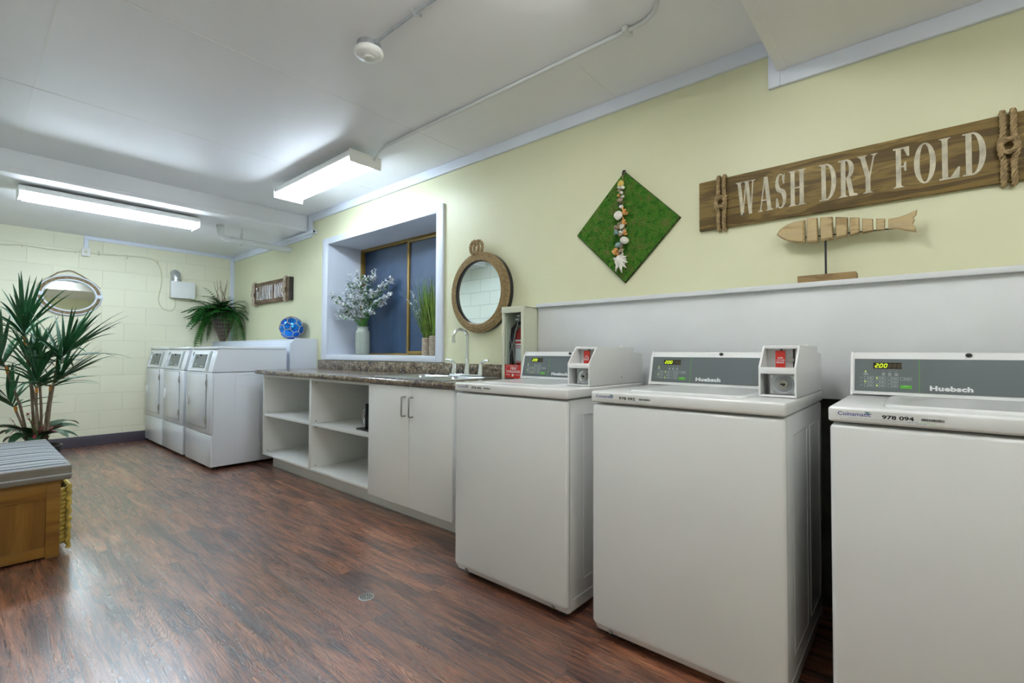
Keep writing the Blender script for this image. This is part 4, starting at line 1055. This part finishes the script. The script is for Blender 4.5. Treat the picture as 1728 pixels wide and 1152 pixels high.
# ------------------------------------------------------------------ moss square with shell strand
gc = (-1.268, D, 1.797); ga = .318
t = thing('moss_board', 'diamond-hung square board covered in green moss', 'wall decoration', (gc[0], D, gc[2]))
R45 = Matrix.Rotation(PI / 4, 4, 'Y')
hs = ga / math.sqrt(2)
MB().box(-hs, hs, -.018, 0, -hs, hs).xf(R45).build('backing_board', M['moss_edge'], t)
N = 120; vs = []
rnd = random.Random(5)
for i in range(N + 1):
    for j in range(N + 1):
        edge_ = min(i, j, N - i, N - j); h = .018 + (rnd.random() * .009 + .002) * min(1, edge_ / 2)
        e_ = .004 * (rnd.random() - .3) if edge_ == 0 else 0
        vs.append((-hs + 2 * hs * i / N + (e_ if i in (0, N) else 0), -h if edge_ else -.012, -hs + 2 * hs * j / N))
MB().add(vs, [(i * (N + 1) + j, (i + 1) * (N + 1) + j, (i + 1) * (N + 1) + j + 1, i * (N + 1) + j + 1) for i in range(N) for j in range(N)]).xf(R45).build('moss_cover', M['moss'], t)
MB().box(-.009, .009, -.030, -.016, ga - .022, ga + .004, .003).build('hanger', M['black'], t)
zt = gc[2] + ga
t = thing('shell_garland', 'string of seashells hanging down the moss board', 'shell garland', (gc[0], D - .03, zt))
cd_ = MB().tube([(-.008, -.004, -.01), (-.006, -.006, -.03), (-.002, -.008, -.05), (-.002, -.010, -.55)], .0022, 6).tube([(.008, -.004, -.01), (.006, -.008, -.028), (-.001, -.010, -.048)], .002, 6)
cd_.build('cord', M['twine'], t)
def spiral_shell(mb, c, r, ln, ang):
    rot = Matrix.Rotation(ang, 3, 'Y'); pts = []; rad = []
    for k in range(40):
        f = k / 39; a = f * 6 * PI; rr_ = r * (1 - f) ** 1.2
        pts.append(Vector(c) + rot @ Vector((rr_ * .45 * math.cos(a), rr_ * .45 * math.sin(a), -ln * .45 + ln * f))); rad.append(max(.0008, rr_ * .58 * min(1, .3 + f * 7)))
    mb.tube(pts, rad, 8)
def cockle(mb, c, r, ang, sx=1.0):
    n = 32; vs = [Vector((0, -.3 * r, -.9 * r))]; rot = Matrix.Rotation(ang, 3, 'Y')
    rings = 6
    for q_ in range(1, rings + 1):
        f = q_ / rings
        for k in range(n + 1):
            a = math.radians(-30 + 240 * k / n); rib = 1 + .05 * math.cos(k * PI)
            vs.append(Vector((f * r * math.cos(a) * sx * rib, -.5 * r * (1 - f * f) * 1.0 - .05 * r, f * r * math.sin(a) * rib + (1 - f) * -.8 * r)))
    vs = [Vector(c) + rot @ v for v in vs]; m_ = n + 1
    mb.add(vs, [(0, 1 + k + 1, 1 + k) for k in range(n)] + [(1 + (q_ - 1) * m_ + k, 1 + (q_ - 1) * m_ + k + 1, 1 + q_ * m_ + k + 1, 1 + q_ * m_ + k) for q_ in range(1, rings) for k in range(n)])
def px2(u, v): return ((u - 585) / 1257 * .645 * .93, (90 - v) / 1000 * .638)
SH = [('y', 'c', 572, 215, .020, 0), ('w', 'b', 555, 240, .013, .2), ('w', 'b', 592, 248, .012, .5), ('t', 'b', 552, 270, .010, 0), ('w', 'b', 575, 293, .010, .4), ('o', 's', 552, 318, .012, 2.2), ('w', 'b', 592, 330, .010, 0), ('t', 'b', 560, 358, .017, .3), ('d', 'b', 553, 400, .010, .3), ('w', 'b', 575, 418, .012, .2), ('o', 's', 612, 450, .022, -.5), ('w', 'c', 540, 493, .026, 1.2), ('t', 'b', 585, 480, .010, .2), ('o', 's', 608, 540, .019, -.3), ('t', 's', 545, 580, .025, .7), ('w', 'c', 585, 598, .017, -.6), ('g', 's', 540, 640, .020, 1.6), ('o', 's', 620, 635, .018, -.2), ('w', 's', 600, 640, .018, 1.1), ('t', 'b', 565, 665, .012, 0), ('w', 'b', 620, 722, .024, .35), ('g', 'b', 540, 755, .018, 0), ('t', 's', 580, 790, .024, .1), ('o', 's', 525, 830, .026, 2.4)]
for kind, form, u, v, r, a in SH:
    x_, z_ = px2(u, v); m = MB(); c_ = (x_, -.014 - r * .4, z_)
    if form == 'b': m.ball(c_, r, 14, 8, (1.15, .8, .85), Matrix.Rotation(a, 3, 'Y'))
    elif form == 'c': cockle(m, c_, r, a)
    else: spiral_shell(m, c_, r, r * 2.9, a)
    m.build('seashell', M['shell_' + kind], t)
x_, z_ = px2(575, 900); m = MB().ball((x_, -.03, z_), .034, 18, 12, (1.05, .6, 1.0)); spiral_shell(m, (x_ + .008, -.03, z_ + .022), .028, .07, .2)
for k, (dx, dz) in enumerate(((-.040, .018), (-.026, -.052), (.010, -.062), (.034, -.040), (.042, -.012), (.036, .02))):
    m.tube([(x_ + dx * .3, -.035, z_ + dz * .3), (x_ + dx * .75, -.04, z_ + dz * .75), (x_ + dx * 1.1, -.032, z_ + dz * 1.1)], [.013, .007, .002], 8)
m.build('spider_shell', M['shell_w'], t)

# ------------------------------------------------------------------ fish sculpture
FY = 2.402
t = thing('fish_sculpture', 'segmented pale wooden fish on a rod and block base on the ledge', 'sculpture', (-.305, FY, 1.388))
MB().box(-.100, .108, -.036, .036, 0, .030, .003).build('wooden_base', M['basewood'], t)
MB().cyl((0, 0, .028), (0, 0, .20), .0042, 10).cyl((-.155, 0, .205), (.24, 0, .190), .0028, 8).build('rod', M['black'], t)
# outline (upper, lower) along the body, in px of the 3.042 zoom converted
def fpx(u, v):
    d = Fv * FPX + R2 * (1160 + u / 3.042 - 864) + U2 * (576 - (170 + v / 3.042)); k = FY / d.y
    return d.x * k + .305, 1.08 + d.z * k - 1.388
FS = [[(460, 690), (475, 665), (510, 640), (555, 622), (604, 613), (605, 730), (560, 730), (515, 720), (480, 705)],
      [(614, 606), (668, 602), (673, 727), (616, 731)], [(683, 601), (746, 597), (750, 711), (686, 722)], [(762, 598), (824, 601), (823, 694), (765, 709)],
      [(834, 601), (883, 602), (884, 681), (836, 694)], [(898, 605), (953, 608), (954, 669), (899, 682)], [(969, 606), (1016, 606), (1013, 664), (970, 668)],
      [(1032, 606), (1085, 598), (1135, 580), (1180, 559), (1176, 585), (1160, 600), (1168, 615), (1158, 632), (1170, 650), (1176, 674), (1130, 668), (1080, 658), (1032, 659)]]
for k, poly in enumerate(FS):
    pts = [fpx(*p) for p in poly]; th = (.017, .019, .019, .018, .016, .014, .012, .009)[k]
    cx = sum(p[0] for p in pts) / len(pts); cz = sum(p[1] for p in pts) / len(pts); n = len(pts); s = .86
    vs = [(cx + (p[0] - cx) * s, -th, cz + (p[1] - cz) * s) for p in pts] + [(p[0], -th * .55, p[1]) for p in pts] + [(p[0], th * .55, p[1]) for p in pts] + [(cx + (p[0] - cx) * s, th, cz + (p[1] - cz) * s) for p in pts]
    fs = [tuple(range(n)), tuple(range(3 * n, 4 * n))] + [(q_ * n + i, q_ * n + (i + 1) % n, (q_ + 1) * n + (i + 1) % n, (q_ + 1) * n + i) for q_ in range(3) for i in range(n)]
    MB().add(vs, fs, False).build(('fish_head' if k == 0 else 'fish_tail' if k == 7 else 'fish_segment'), M['driftwood'], t)

# ------------------------------------------------------------------ round rope mirror
mx, mz = -2.395, 1.512
t = thing('round_mirror', 'round rope-framed mirror with black rim above the sink', 'mirror', (mx, D, mz))
R_ = .285
MB().lathe([(R_ - .02, 0), (R_ + .0, 0), (R_ + .002, -.035), (R_ - .006, -.042), (R_ - .03, -.040), (R_ - .055, -.040), (R_ - .055, 0)], seg=96, axis='y', cap=False).build('back_rim', M['black'], t)
MB().lathe([(.219, -.043), (.222, -.046), (.227, -.062), (.232, -.062), (.232, -.035), (.219, -.040)], seg=96, axis='y', cap=False).build('inner_rim', M['black'], t)
mb = MB(); vs = [(.221 * math.cos(2 * PI * i / 96), -.045, .221 * math.sin(2 * PI * i / 96)) for i in range(96)]
mb.add(vs + [(p[0], -.041, p[2]) for p in vs], [tuple(range(96)), tuple(range(96, 192))[::-1]] + [(i, (i + 1) % 96, (i + 1) % 96 + 96, i + 96) for i in range(96)], True)
mb.build('mirror_glass', M['mirror'], t)
rp = MB()
for rad, y_ in ((.236, -.062), (.252, -.060), (.268, -.054), (.281, -.044)):
    rp.rope([(rad * math.cos(2 * PI * i / 120), y_, rad * math.sin(2 * PI * i / 120)) for i in range(120)], .0098, pitch=.038, closed=True)
rp.build('rope_frame', M['rope'], t)
lp = MB()
for dx in (-.010, .010):
    lp.rope([(dx * 1.4 - .02 + .045 * math.cos(a) * .9, -.055 + dx * .5, R_ + .038 + .048 * math.sin(a)) for a in [math.radians(-80 + 340 * i / 30) for i in range(31)]], .0125)
lp.build('rope_loop', M['rope'], t)

# ------------------------------------------------------------------ blue glass float
bc = (-5.135, 2.335, 1.212); br = .122
t = thing('glass_float', 'blue mirrored glass ball in a twine net on the duct cover', 'glass ball', bc)
MB().ball((0, 0, br + .004), br, 48, 32).build('glass_ball', M['blueglass'], t)
bm = bmesh.new(); bmesh.ops.create_icosphere(bm, subdivisions=1, radius=1)
net = MB(); rotm = Matrix.Rotation(.5, 3, 'Z') @ Matrix.Rotation(.35, 3, 'X')
def gp(v): return tuple(rotm @ (v.normalized() * (br + .0025)) + Vector((0, 0, br + .004)))
def great(a, b): net.tube([gp(a.lerp(b, i / 6)) for i in range(7)], .0033, 6)
for e in bm.edges:
    a, b = e.verts[0].co, e.verts[1].co
    great(a.lerp(b, 1 / 3), b.lerp(a, 1 / 3))
for f in bm.faces:
    v = [x.co for x in f.verts]
    for i in range(3):
        p, q_, r_ = v[i], v[(i + 1) % 3], v[(i + 2) % 3]; great(p.lerp(q_, 1 / 3), p.lerp(r_, 1 / 3))
bm.free(); net.build('twine_net', M['rope_pale'], t)

# ------------------------------------------------------------------ foliage helpers
def leaf(mb, p, d, L_, w_, bend=.4, seg=7, fold=.25, droop=Vector((0, 0, -1)), tipf=1.0, twist=0, base=.25):
    """long blade starting at p towards d, drooping; V-folded"""
    p = Vector(p); d = Vector(d).normalized(); vs = []
    for i in range(seg + 1):
        f = i / seg
        dd = (d + droop * bend * f * f).normalized()
        if i: p = p + dd * (L_ / seg)
        side = dd.cross(Vector((0, 0, 1)));
        if side.length < 1e-3: side = Vector((1, 0, 0))
        side = Matrix.Rotation(twist, 3, dd) @ side.normalized(); up = side.cross(dd)
        ww = w_ * (base + (1 - base) * min(1, f * 3)) * (1 - f ** 2.2) ** .8 if tipf else w_
        ww = max(ww, .0006)
        vs += [p - side * ww + up * ww * fold, p, p + side * ww + up * ww * fold]
    mb.add(vs, [(3 * i, 3 * i + 1, 3 * i + 4, 3 * i + 3) for i in range(seg)] + [(3 * i + 1, 3 * i + 2, 3 * i + 5, 3 * i + 4) for i in range(seg)])
def rdir(rnd, zmin=-.2, zmax=1):
    a = rnd.random() * 2 * PI; z = zmin + (zmax - zmin) * rnd.random(); r = math.sqrt(max(0, 1 - z * z)); return Vector((r * math.cos(a), r * math.sin(a), z))
def frond(mb, p, d, L_, w_, bend, rnd, n=16, lw=.006):
    p = Vector(p); d = Vector(d).normalized(); pts = [p.copy()]; dirs = [d]
    for i in range(1, n + 1):
        f = i / n; dd = (d + Vector((0, 0, -1)) * bend * f * 1.6).normalized(); p = p + dd * (L_ / n); pts.append(p.copy()); dirs.append(dd)
    mb.tube(pts, [.0022 * (1 - i / n) + .0008 for i in range(n + 1)], 4)
    for i in range(1, n + 1):
        f = i / n; side = dirs[i].cross(Vector((0, 0, 1)))
        side = side.normalized() if side.length > .05 else Vector((1, 0, 0))
        ln = w_ * math.sin(PI * min(1, .12 + f * .88)) ** .7 + .008
        for s in (-1, 1):
            dd = (side * s + dirs[i] * .55 + Vector((0, 0, -.12))).normalized()
            leaf(mb, pts[i], dd, ln, lw, .2, 2, .1, base=.6)

# ------------------------------------------------------------------ tall dracaena behind the bench
PX, PY = -4.904, .380
t = thing('potted_dracaena', 'tall potted dracaena with spiky heads behind the striped bench', 'potted plant', (PX, PY, 0))
MB().lathe([(.10, 0), (.115, .01), (.135, .34), (.148, .345), (.150, .385), (.140, .388), (.132, .36), (.02, .355)], seg=36).build('pot', M['pot'], t)
MB().lathe([(.13, .352), (.10, .366), (.02, .372)], seg=24).build('soil', M['soil'], t)
rnd = random.Random(11)
# right of picture = camera right at this spot
CR = Vector((math.cos(YAW), math.sin(YAW), 0)); CF = Vector((-math.sin(YAW), math.cos(YAW), 0))
def lp_(u, z, dpt=0): return tuple(CR * u + CF * dpt + Vector((0, 0, z)))
heads = [(-.13, 1.17, .03, .44, 34, (-.05, -.1, 1), (-.02, .02)), (-.185, .95, -.04, .42, 28, (-.45, 0, .8), (-.04, .0)), (-.105, .91, .05, .34, 22, (-.1, .1, 1), (.0, .04)), (.03, .80, -.03, .40, 30, (.15, -.1, 1), (.03, -.02)), (.075, .81, .03, .42, 28, (.55, .1, .75), (.04, .02)), (.13, 1.0, .02, .50, 38, (.55, .1, .72), (.05, .03)), (-.03, .97, .04, .36, 26, (.05, .05, 1), (.02, .03)), (-.10, .66, -.05, .40, 18, (-.55, 0, .8), (-.03, -.02))]
for (u, z, dp, L_, n, ax, b) in heads:
    top = Vector(lp_(u, z, dp)); base = Vector(lp_(b[0], .37, b[1])); mid_ = base.lerp(top, .5) + Vector(lp_((u - b[0]) * -.12, .02))
    st = MB().tube([base, base.lerp(mid_, .5) + Vector((0, 0, .01)), mid_, mid_.lerp(top, .55), top], [.0095, .0085, .008, .007, .0065], 8).build('stem', M['stem'], t)
    MB().tube([mid_.lerp(top, .88), top + Vector((0, 0, .02))], [.0085, .009], 8).build('leaf_collar', M['orange'], st)
    axd = (CR * ax[0] + CF * ax[1] + Vector((0, 0, ax[2]))).normalized(); m = MB()
    for k in range(n):
        f = k / n; d = (axd * (1.25 - f * .95) + rdir(rnd, -.25, .5) * (.35 + .75 * f)).normalized()
        leaf(m, top + axd * (.10 * (1 - f)), d, L_ * rnd.uniform(.62, 1.0), rnd.uniform(.011, .017), rnd.uniform(.1, .75) * (.4 + f), 8, .3, twist=rnd.uniform(-.5, .5))
    m.build('leaf_head', M['leaf'], t)
# broad red-edged leaves at the base
m = MB(); pk = MB()
for k in range(14):
    a = 2 * PI * k / 14 * 1.0 + rnd.uniform(-.2, .2); up = rnd.uniform(.1, .9); d = Vector((math.cos(a), math.sin(a), up)); L_ = rnd.uniform(.22, .32)
    p = Vector((.03 * math.cos(a), .03 * math.sin(a), .44 + rnd.uniform(0, .05)))
    leaf(m, p, d, L_, rnd.uniform(.042, .058), 1.1, 9, .25, twist=rnd.uniform(-.3, .3), base=.15)
    if k % 2 == 0: leaf(pk, p + Vector((0, 0, .012)), d, L_ * .85, .010, 1.3, 9, .1, base=.2)
bl = m.build('broad_leaf_cluster', M['broad'], t); pk.build('pink_stripe', M['pinkleaf'], bl)
m = MB(); s_ = MB(); gl = MB()
for k in range(12):
    b = Vector(lp_(rnd.uniform(-.05, .05), .38, rnd.uniform(-.03, .05))); d = Vector(lp_(rnd.uniform(-.55, .75), 1, rnd.uniform(-.3, .3))).normalized(); L_ = rnd.uniform(.16, .30)
    pts = [b + d * L_ * f + Vector((0, 0, -.03 * f * f)) for f in (0, .35, .7, 1)]; s_.tube(pts, [.0025, .002, .0016, .001], 5)
    for q_ in range(9):
        f = .62 + .38 * q_ / 9; pp_ = b + d * L_ * f + Vector((0, 0, -.03 * f * f)); leaf(m, pp_, rdir(rnd, -.2, 1), .022, .006, .1, 3, .1)
    for q_ in range(5): leaf(gl, b + d * L_ * rnd.uniform(.2, .6), rdir(rnd, 0, 1), .05, .006, .3, 3, .1)
s_.build('sprig_stem', M['leaf2'], t); m.build('red_blossom', M['redflower'], t); gl.build('sprig_leaf', M['leaf2'], t)

# ------------------------------------------------------------------ fern in cone basket on the duct cover
t = thing('hanging_fern', 'artificial fern and twigs in a dark cone-shaped wicker basket', 'potted plant', (-6.955, 2.262, 1.213))
H_ = .39; cr = .165
def clampcorner(m):
    m.v = [(max(p[0], -.235), min(p[1], .195), max(p[2], .004 if p[1] > -.06 else -.08)) for p in m.v]; return m
MB().lathe([(.022, 0), (.030, .004), (cr, H_), (cr - .012, H_), (.03, .03), (.002, .02)], seg=40).build('basket', M['wicker_dark'], t)
bd = MB()
for k in range(1, 8):
    f = k / 8; r = .03 + (cr - .03) * f + .003; bd.tube([(r * math.cos(2 * PI * i / 40), r * math.sin(2 * PI * i / 40), H_ * f + .004 * (i % 2)) for i in range(40)], .0026, 5, True)
for k in range(22):
    a = 2 * PI * k / 22; bd.tube([(.031 * math.cos(a), .031 * math.sin(a), .004), ((cr + .003) * math.cos(a + .12), (cr + .003) * math.sin(a + .12), H_)], .0022, 5)
bd.build('basket_weave', M['wicker_tan'], t)
rnd = random.Random(21); m = MB(); m2 = MB()
room = lambda d: Vector((abs(d.x) * .9 if d.x < -.3 else d.x, -abs(d.y) if d.y > .45 else d.y, d.z))
for k in range(110):
    d = rdir(rnd, .0, .85); d.y = -abs(d.y) * .9 if d.y > .5 else d.y; frond(m, (rnd.uniform(-.09, .09), rnd.uniform(-.09, .06), H_), d, rnd.uniform(.24, .44), rnd.uniform(.05, .085), rnd.uniform(.3, 1.2), rnd, 12, .015)
for k in range(24):
    a = -2.44 + rnd.uniform(-.5, .5) if k % 2 else .70 + rnd.uniform(-.9, .2); d = Vector((math.cos(a), math.sin(a), .2)); frond(m2, Vector((math.cos(a) * .08, math.sin(a) * .08, H_)), d, rnd.uniform(.40, .62), rnd.uniform(.025, .04), rnd.uniform(2.2, 4.2), rnd, 18, .008)
clampcorner(m).build('fern_frond', M['fern'], t); clampcorner(m2).build('trailing_fern', M['leaf2'], t)
m = MB()
for k in range(18): leaf(m, (rnd.uniform(-.05, .05), rnd.uniform(-.05, .05), H_ + .02), room(rdir(rnd, .0, .9)), rnd.uniform(.20, .32), rnd.uniform(.022, .034), 1.2, 7, .2, base=.2)
clampcorner(m).build('broad_leaf', M['leaf'], t)
m = MB()
for k in range(7):
    p = Vector((rnd.uniform(-.05, .05), rnd.uniform(-.05, .05), H_ - .02)); d = Vector((rnd.uniform(-.25, .35), rnd.uniform(-.35, .1), 1)).normalized(); pts = [p]
    for i in range(11): p = p + (d + Vector((rnd.uniform(-.5, .5), rnd.uniform(-.3, .3), 0))).normalized() * .042; pts.append(p)
    m.tube(pts, [.008 * (1 - i / 13) for i in range(12)], 6)
m.build('twig', M['stem'], t)
m = MB()
for k in range(50): m.ball((rnd.uniform(-.11, .11), rnd.uniform(-.12, .02), H_ + rnd.uniform(0, .08)), .008, 6, 4)
m.build('yellow_berries', plain('ochre_berries', (.30, .20, .03), .6), t)

# ------------------------------------------------------------------ vase and blossoms on the window sill
vx, vy = -4.262, 2.652
t = thing('ceramic_vase', 'speckled sage-grey ceramic vase on the window sill', 'vase', (vx, vy, WZ0))
MB().lathe([(.062, 0), (.070, .006), (.071, .22), (.066, .238), (.056, .250), (.055, .272), (.060, .278), (.060, .283), (.053, .283), (.050, .26), (.06, .02), (.01, .015)], seg=40).build('vase_body', M['ceramic'], t)
t = thing('flower_bouquet', 'white artificial blossom branches standing in the grey vase', 'flowers', (vx, vy, WZ0 + .28))
rnd = random.Random(4); s_ = MB(); fl = MB(); lv = MB()
ends = [(-.30, .33), (-.27, .25), (-.24, .16), (-.2, .36), (-.16, .44), (-.12, .50), (-.08, .56), (-.05, .46), (-.02, .52), (.02, .42), (.05, .50), (-.1, .30), (-.15, .22), (-.24, .08), (-.28, .12), (.0, .3), (.06, .28), (.09, .36), (.11, .55), (.14, .36), (.22, .44), (.30, .47), (.28, .32), (.22, .24), (.16, .26), (.12, .14), (-.1, .14), (.05, .15)]
def blossom(c, r):
    for q_ in range(5):
        d = rdir(rnd, -.6, 1); leaf(fl, c, d, r, r * .42, .3, 3, .15, base=.3)
for u, z in ends:
    dp = rnd.uniform(-.09, .05); e = CR * u + CF * dp + Vector((0, 0, z))
    if e.x < -.30: e.x = -.30
    if e.y > .15: e.y = .15
    b = Vector((rnd.uniform(-.03, .03), rnd.uniform(-.03, .03), -.10)); n0 = Vector((b.x, b.y, 0.01))
    mid_ = n0.lerp(e, .5) + Vector((0, 0, .05)); pts = [b, n0, n0.lerp(mid_, .6), mid_, mid_.lerp(e, .6), e]
    s_.tube(pts, [.003, .003, .0026, .0022, .0018, .0012], 5)
    for q_ in range(30):
        f = rnd.uniform(.35, 1.0) if u < .08 else rnd.uniform(.75, 1.02)
        c = (mid_.lerp(e, (f - .5) * 2) if f > .5 else n0.lerp(mid_, f * 2)) + rdir(rnd, -.5, 1) * rnd.uniform(.004, .035)
        c.x = max(c.x, -.315); c.y = min(c.y, .165); blossom(c, .023)
    for q_ in range(8):
        f = rnd.uniform(.1, .9); c = mid_.lerp(e, f)
        if c.x > -.26 and c.y < .12: leaf(lv, c, rdir(rnd, -.2, .9), rnd.uniform(.04, .07), .013, .6, 5, .2, base=.2)
s_.build('branch', M['leaf2'], t); fl.build('blossom', M['petal'], t); lv.build('leaf', M['leaf2'], t)

# grass in rope pots
for i, (x_, r, hh, lab) in enumerate(((-3.262, .033, .155, 'left one of two grass plants in twine-wrapped pots on the sill'), (-3.160, .037, .172, 'grass plant in the taller twine-wrapped pot by the window edge'))):
    t = thing('potted_grass', lab, 'potted plant', (x_, 2.652, WZ0), group='grass plants in twine pots on the sill')
    MB().lathe([(r - .006, 0), (r - .004, hh), (r - .010, hh), (r - .012, .02), (.004, .02)], seg=24).build('pot_core', M['twine'], t)
    m = MB(); k = 0; z = .008
    while z < hh - .002:
        m.rope([(r * math.cos(2 * PI * j / 28), r * math.sin(2 * PI * j / 28), z) for j in range(28)], .0068, pitch=.03, closed=True); z += .0138
    m.build('twine_wrap', M['rope_pale'], t)
    MB().lathe([(r - .006, hh - .02), (.003, hh - .016)], seg=16).build('soil', M['soil'], t)
    rnd = random.Random(31 + i); m = MB(); m2 = MB(); fl = MB()
    for q_ in range(150):
        a = rnd.random() * 2 * PI; rr_ = rnd.random() * r * .6; lean = rnd.random() ** 1.4 * .48
        d = Vector((math.cos(a) * lean - .05, math.sin(a) * lean * .6, 1)); Lg = rnd.uniform(.25, .56)
        leaf(m if q_ % 6 else m2, (rr_ * math.cos(a), rr_ * math.sin(a), hh - .03), d, Lg, rnd.uniform(.0022, .0042), rnd.uniform(.0, .5) * lean * 2, 6, .2)
    for q_ in range(14):
        a = rnd.random() * 2 * PI; leaf(m, (0, 0, hh - .02), Vector((math.cos(a) * .7, math.sin(a) * .6, 1)), rnd.uniform(.08, .16), .007, .9, 5, .2)
    if i == 0:
        for dx, dz in ((-.22, .36), (-.16, .42)):
            pts = [Vector((0, 0, hh - .02)), Vector((dx * .25, -.01, hh + dz * .35)), Vector((dx * .6, -.03, hh + dz * .72)), Vector((dx, -.05, hh + dz))]; m2.tube(pts, .0016, 5)
            for q_ in range(26):
                f = rnd.uniform(.45, 1); j = min(2, int(f * 3)); c = pts[j].lerp(pts[j + 1], f * 3 - j) + rdir(rnd, -1, 1) * .008; fl.ball(c, .004, 6, 4)
        fl.build('white_bud', M['petal'], t)
    m.build('grass_blade', M['grass'], t); m2.build('brown_blade', M['grass_brown'], t)

# ------------------------------------------------------------------ bench with cushion and wicker basket
t = thing('storage_bench', 'honey-brown wooden storage bench at left edge of the photo', 'bench', (-3.98, .145, 0))
bx_, by_ = .52, .225          # half sizes
z1_ = .402
def fr_end(xx, s):
    m = MB(); a, b = (xx - .018, xx) if s > 0 else (xx, xx + .018)
    m.box(a, b, by_ - .055, by_, .0, z1_ - .018, .002).box(a, b, -by_, -by_ + .055, .0, z1_ - .018, .002); return m
for s in (1, -1):
    xx = s * bx_
    st_ = fr_end(xx, s)
    a, b = (xx - .018, xx) if s > 0 else (xx, xx + .018)
    st_.box(a, b, -by_ + .055, by_ - .055, .31, z1_ - .018, .002).box(a, b, -by_ + .055, by_ - .055, .012, .062, .002)
    st_.build('end_frame', M['honeyrail'], t)
    MB().box(a + .005, b - .006, -by_ + .05, by_ - .05, .055, .32).build('end_panel', M['honeywood'], t)
MB().box(-bx_ - .004, bx_ + .004, -by_ - .002, by_ + .004, z1_ - .018, z1_, .002).build('top_board', M['honeyrail'], t)
MB().box(-bx_ + .018, bx_ - .018, -by_, -by_ + .012, .03, z1_ - .02).build('back_board', M['honeywood'], t)
MB().box(-bx_ + .018, bx_ - .018, -by_ + .012, by_ - .01, .03, .045).build('bottom_board', M['honeywood'], t)
MB().box(-.009, .009, -by_ + .012, by_, .045, z1_ - .02).build('divider', M['honeyrail'], t)
# cushion
t = thing('seat_cushion', 'grey and cream striped box cushion lying on the bench', 'cushion', (-3.98, .15, z1_))
def cushion_pt(u, v, z, bulge):
    return (u, v, z)
bm = bmesh.new(); bmesh.ops.create_cube(bm, size=1)
for v in bm.verts: v.co = Vector((v.co.x * 1.10, v.co.y * .515, .041 + v.co.z * .078))
bmesh.ops.subdivide_edges(bm, edges=bm.edges[:], cuts=14, use_grid_fill=True)
for v in bm.verts:
    fx_, fy_ = 1 - (abs(v.co.x) / .55) ** 6, 1 - (abs(v.co.y) / .2575) ** 6
    if v.co.z > .06: v.co.z += .014 * max(0, fx_) * max(0, fy_) + .0015 * math.sin(v.co.x * 23) * math.sin(v.co.y * 17)
    zf = abs((v.co.z - .041) / .041); sh = max(0, zf - .75) * .028
    if abs(v.co.x) > .549: v.co.x -= math.copysign(sh, v.co.x)
    if abs(v.co.y) > .257: v.co.y -= math.copysign(sh, v.co.y)
up = [f for f in bm.faces if f.calc_center_median().z > .073]
bmc = bm.copy()
for f in [f for f in bm.faces if f.calc_center_median().z <= .073]: f.tag = True
bmesh.ops.delete(bm, geom=[f for f in bm.faces if f.tag], context='FACES')
bmesh.ops.delete(bmc, geom=[f for f in bmc.faces if f.calc_center_median().z > .073], context='FACES')
MB().bm(bmc).build('cushion_side', M['beige'], t); MB().bm(bm).build('cushion_top', M['stripe'], t)
cy_ = [(-.551, -.2585), (.551, -.2585), (.551, .2585), (-.551, .2585)]
MB().tube([(x, y, .030) for x, y in cy_] , .004, 6, True).build('piping', M['stripe'], t)
# wicker basket in the bench
for k, (x_, lab) in enumerate(((-3.72, 'yellow wicker basket in the bench nearest the camera, rim just visible'), )):
    t = thing('wicker_basket', lab, 'basket', (x_, .25, .045))
    m = MB()
    for q_ in range(13):
        z = .02 + q_ * .0225; rr_ = .0125
        m.tube([(p[0], p[1], z + .002 * math.sin(j)) for j, p in enumerate(rr(-.215, .215, -.20, .150, .03, 0))], rr_, 6, True)
    m.build('woven_side', M['seagrass'], t)
    MB().box(-.20, .20, -.19, .155, .002, .012).build('basket_floor', M['seagrass'], t)
    b2 = MB()
    for s in (-1, 1):
        b2.tube([(s * .222, .157 + .004 * math.sin(j * 2.1), -.02 + .0155 * j) for j in range(22)], [.011 + .0025 * math.sin(j * 2.6 + s) for j in range(22)], 8)
    b2.tube([(-.222 + .0222 * j, .157, .305 + .003 * math.sin(j * 2)) for j in range(21)], .0135, 8)
    b2.build('rim_wrap', M['seagrass'], t)

# floor drain
t = thing('floor_drain', 'small round perforated metal drain in the floor', 'drain', (-1.874, 1.199, 0))
MB().lathe([(.033, 0), (.034, .0015), (.031, .002), (.001, .002)], seg=32).build('drain_plate', M['drain'], t)
m = MB()
for ring, n in ((.009, 6), (.017, 11), (.025, 16)):
    for k in range(n):
        a = 2 * PI * k / n; m.lathe([(.0033, .0016), (.0033, .0024), (.0004, .00241)], (ring * math.cos(a), ring * math.sin(a), 0), 8)
m.build('drain_hole', M['dark'], t)
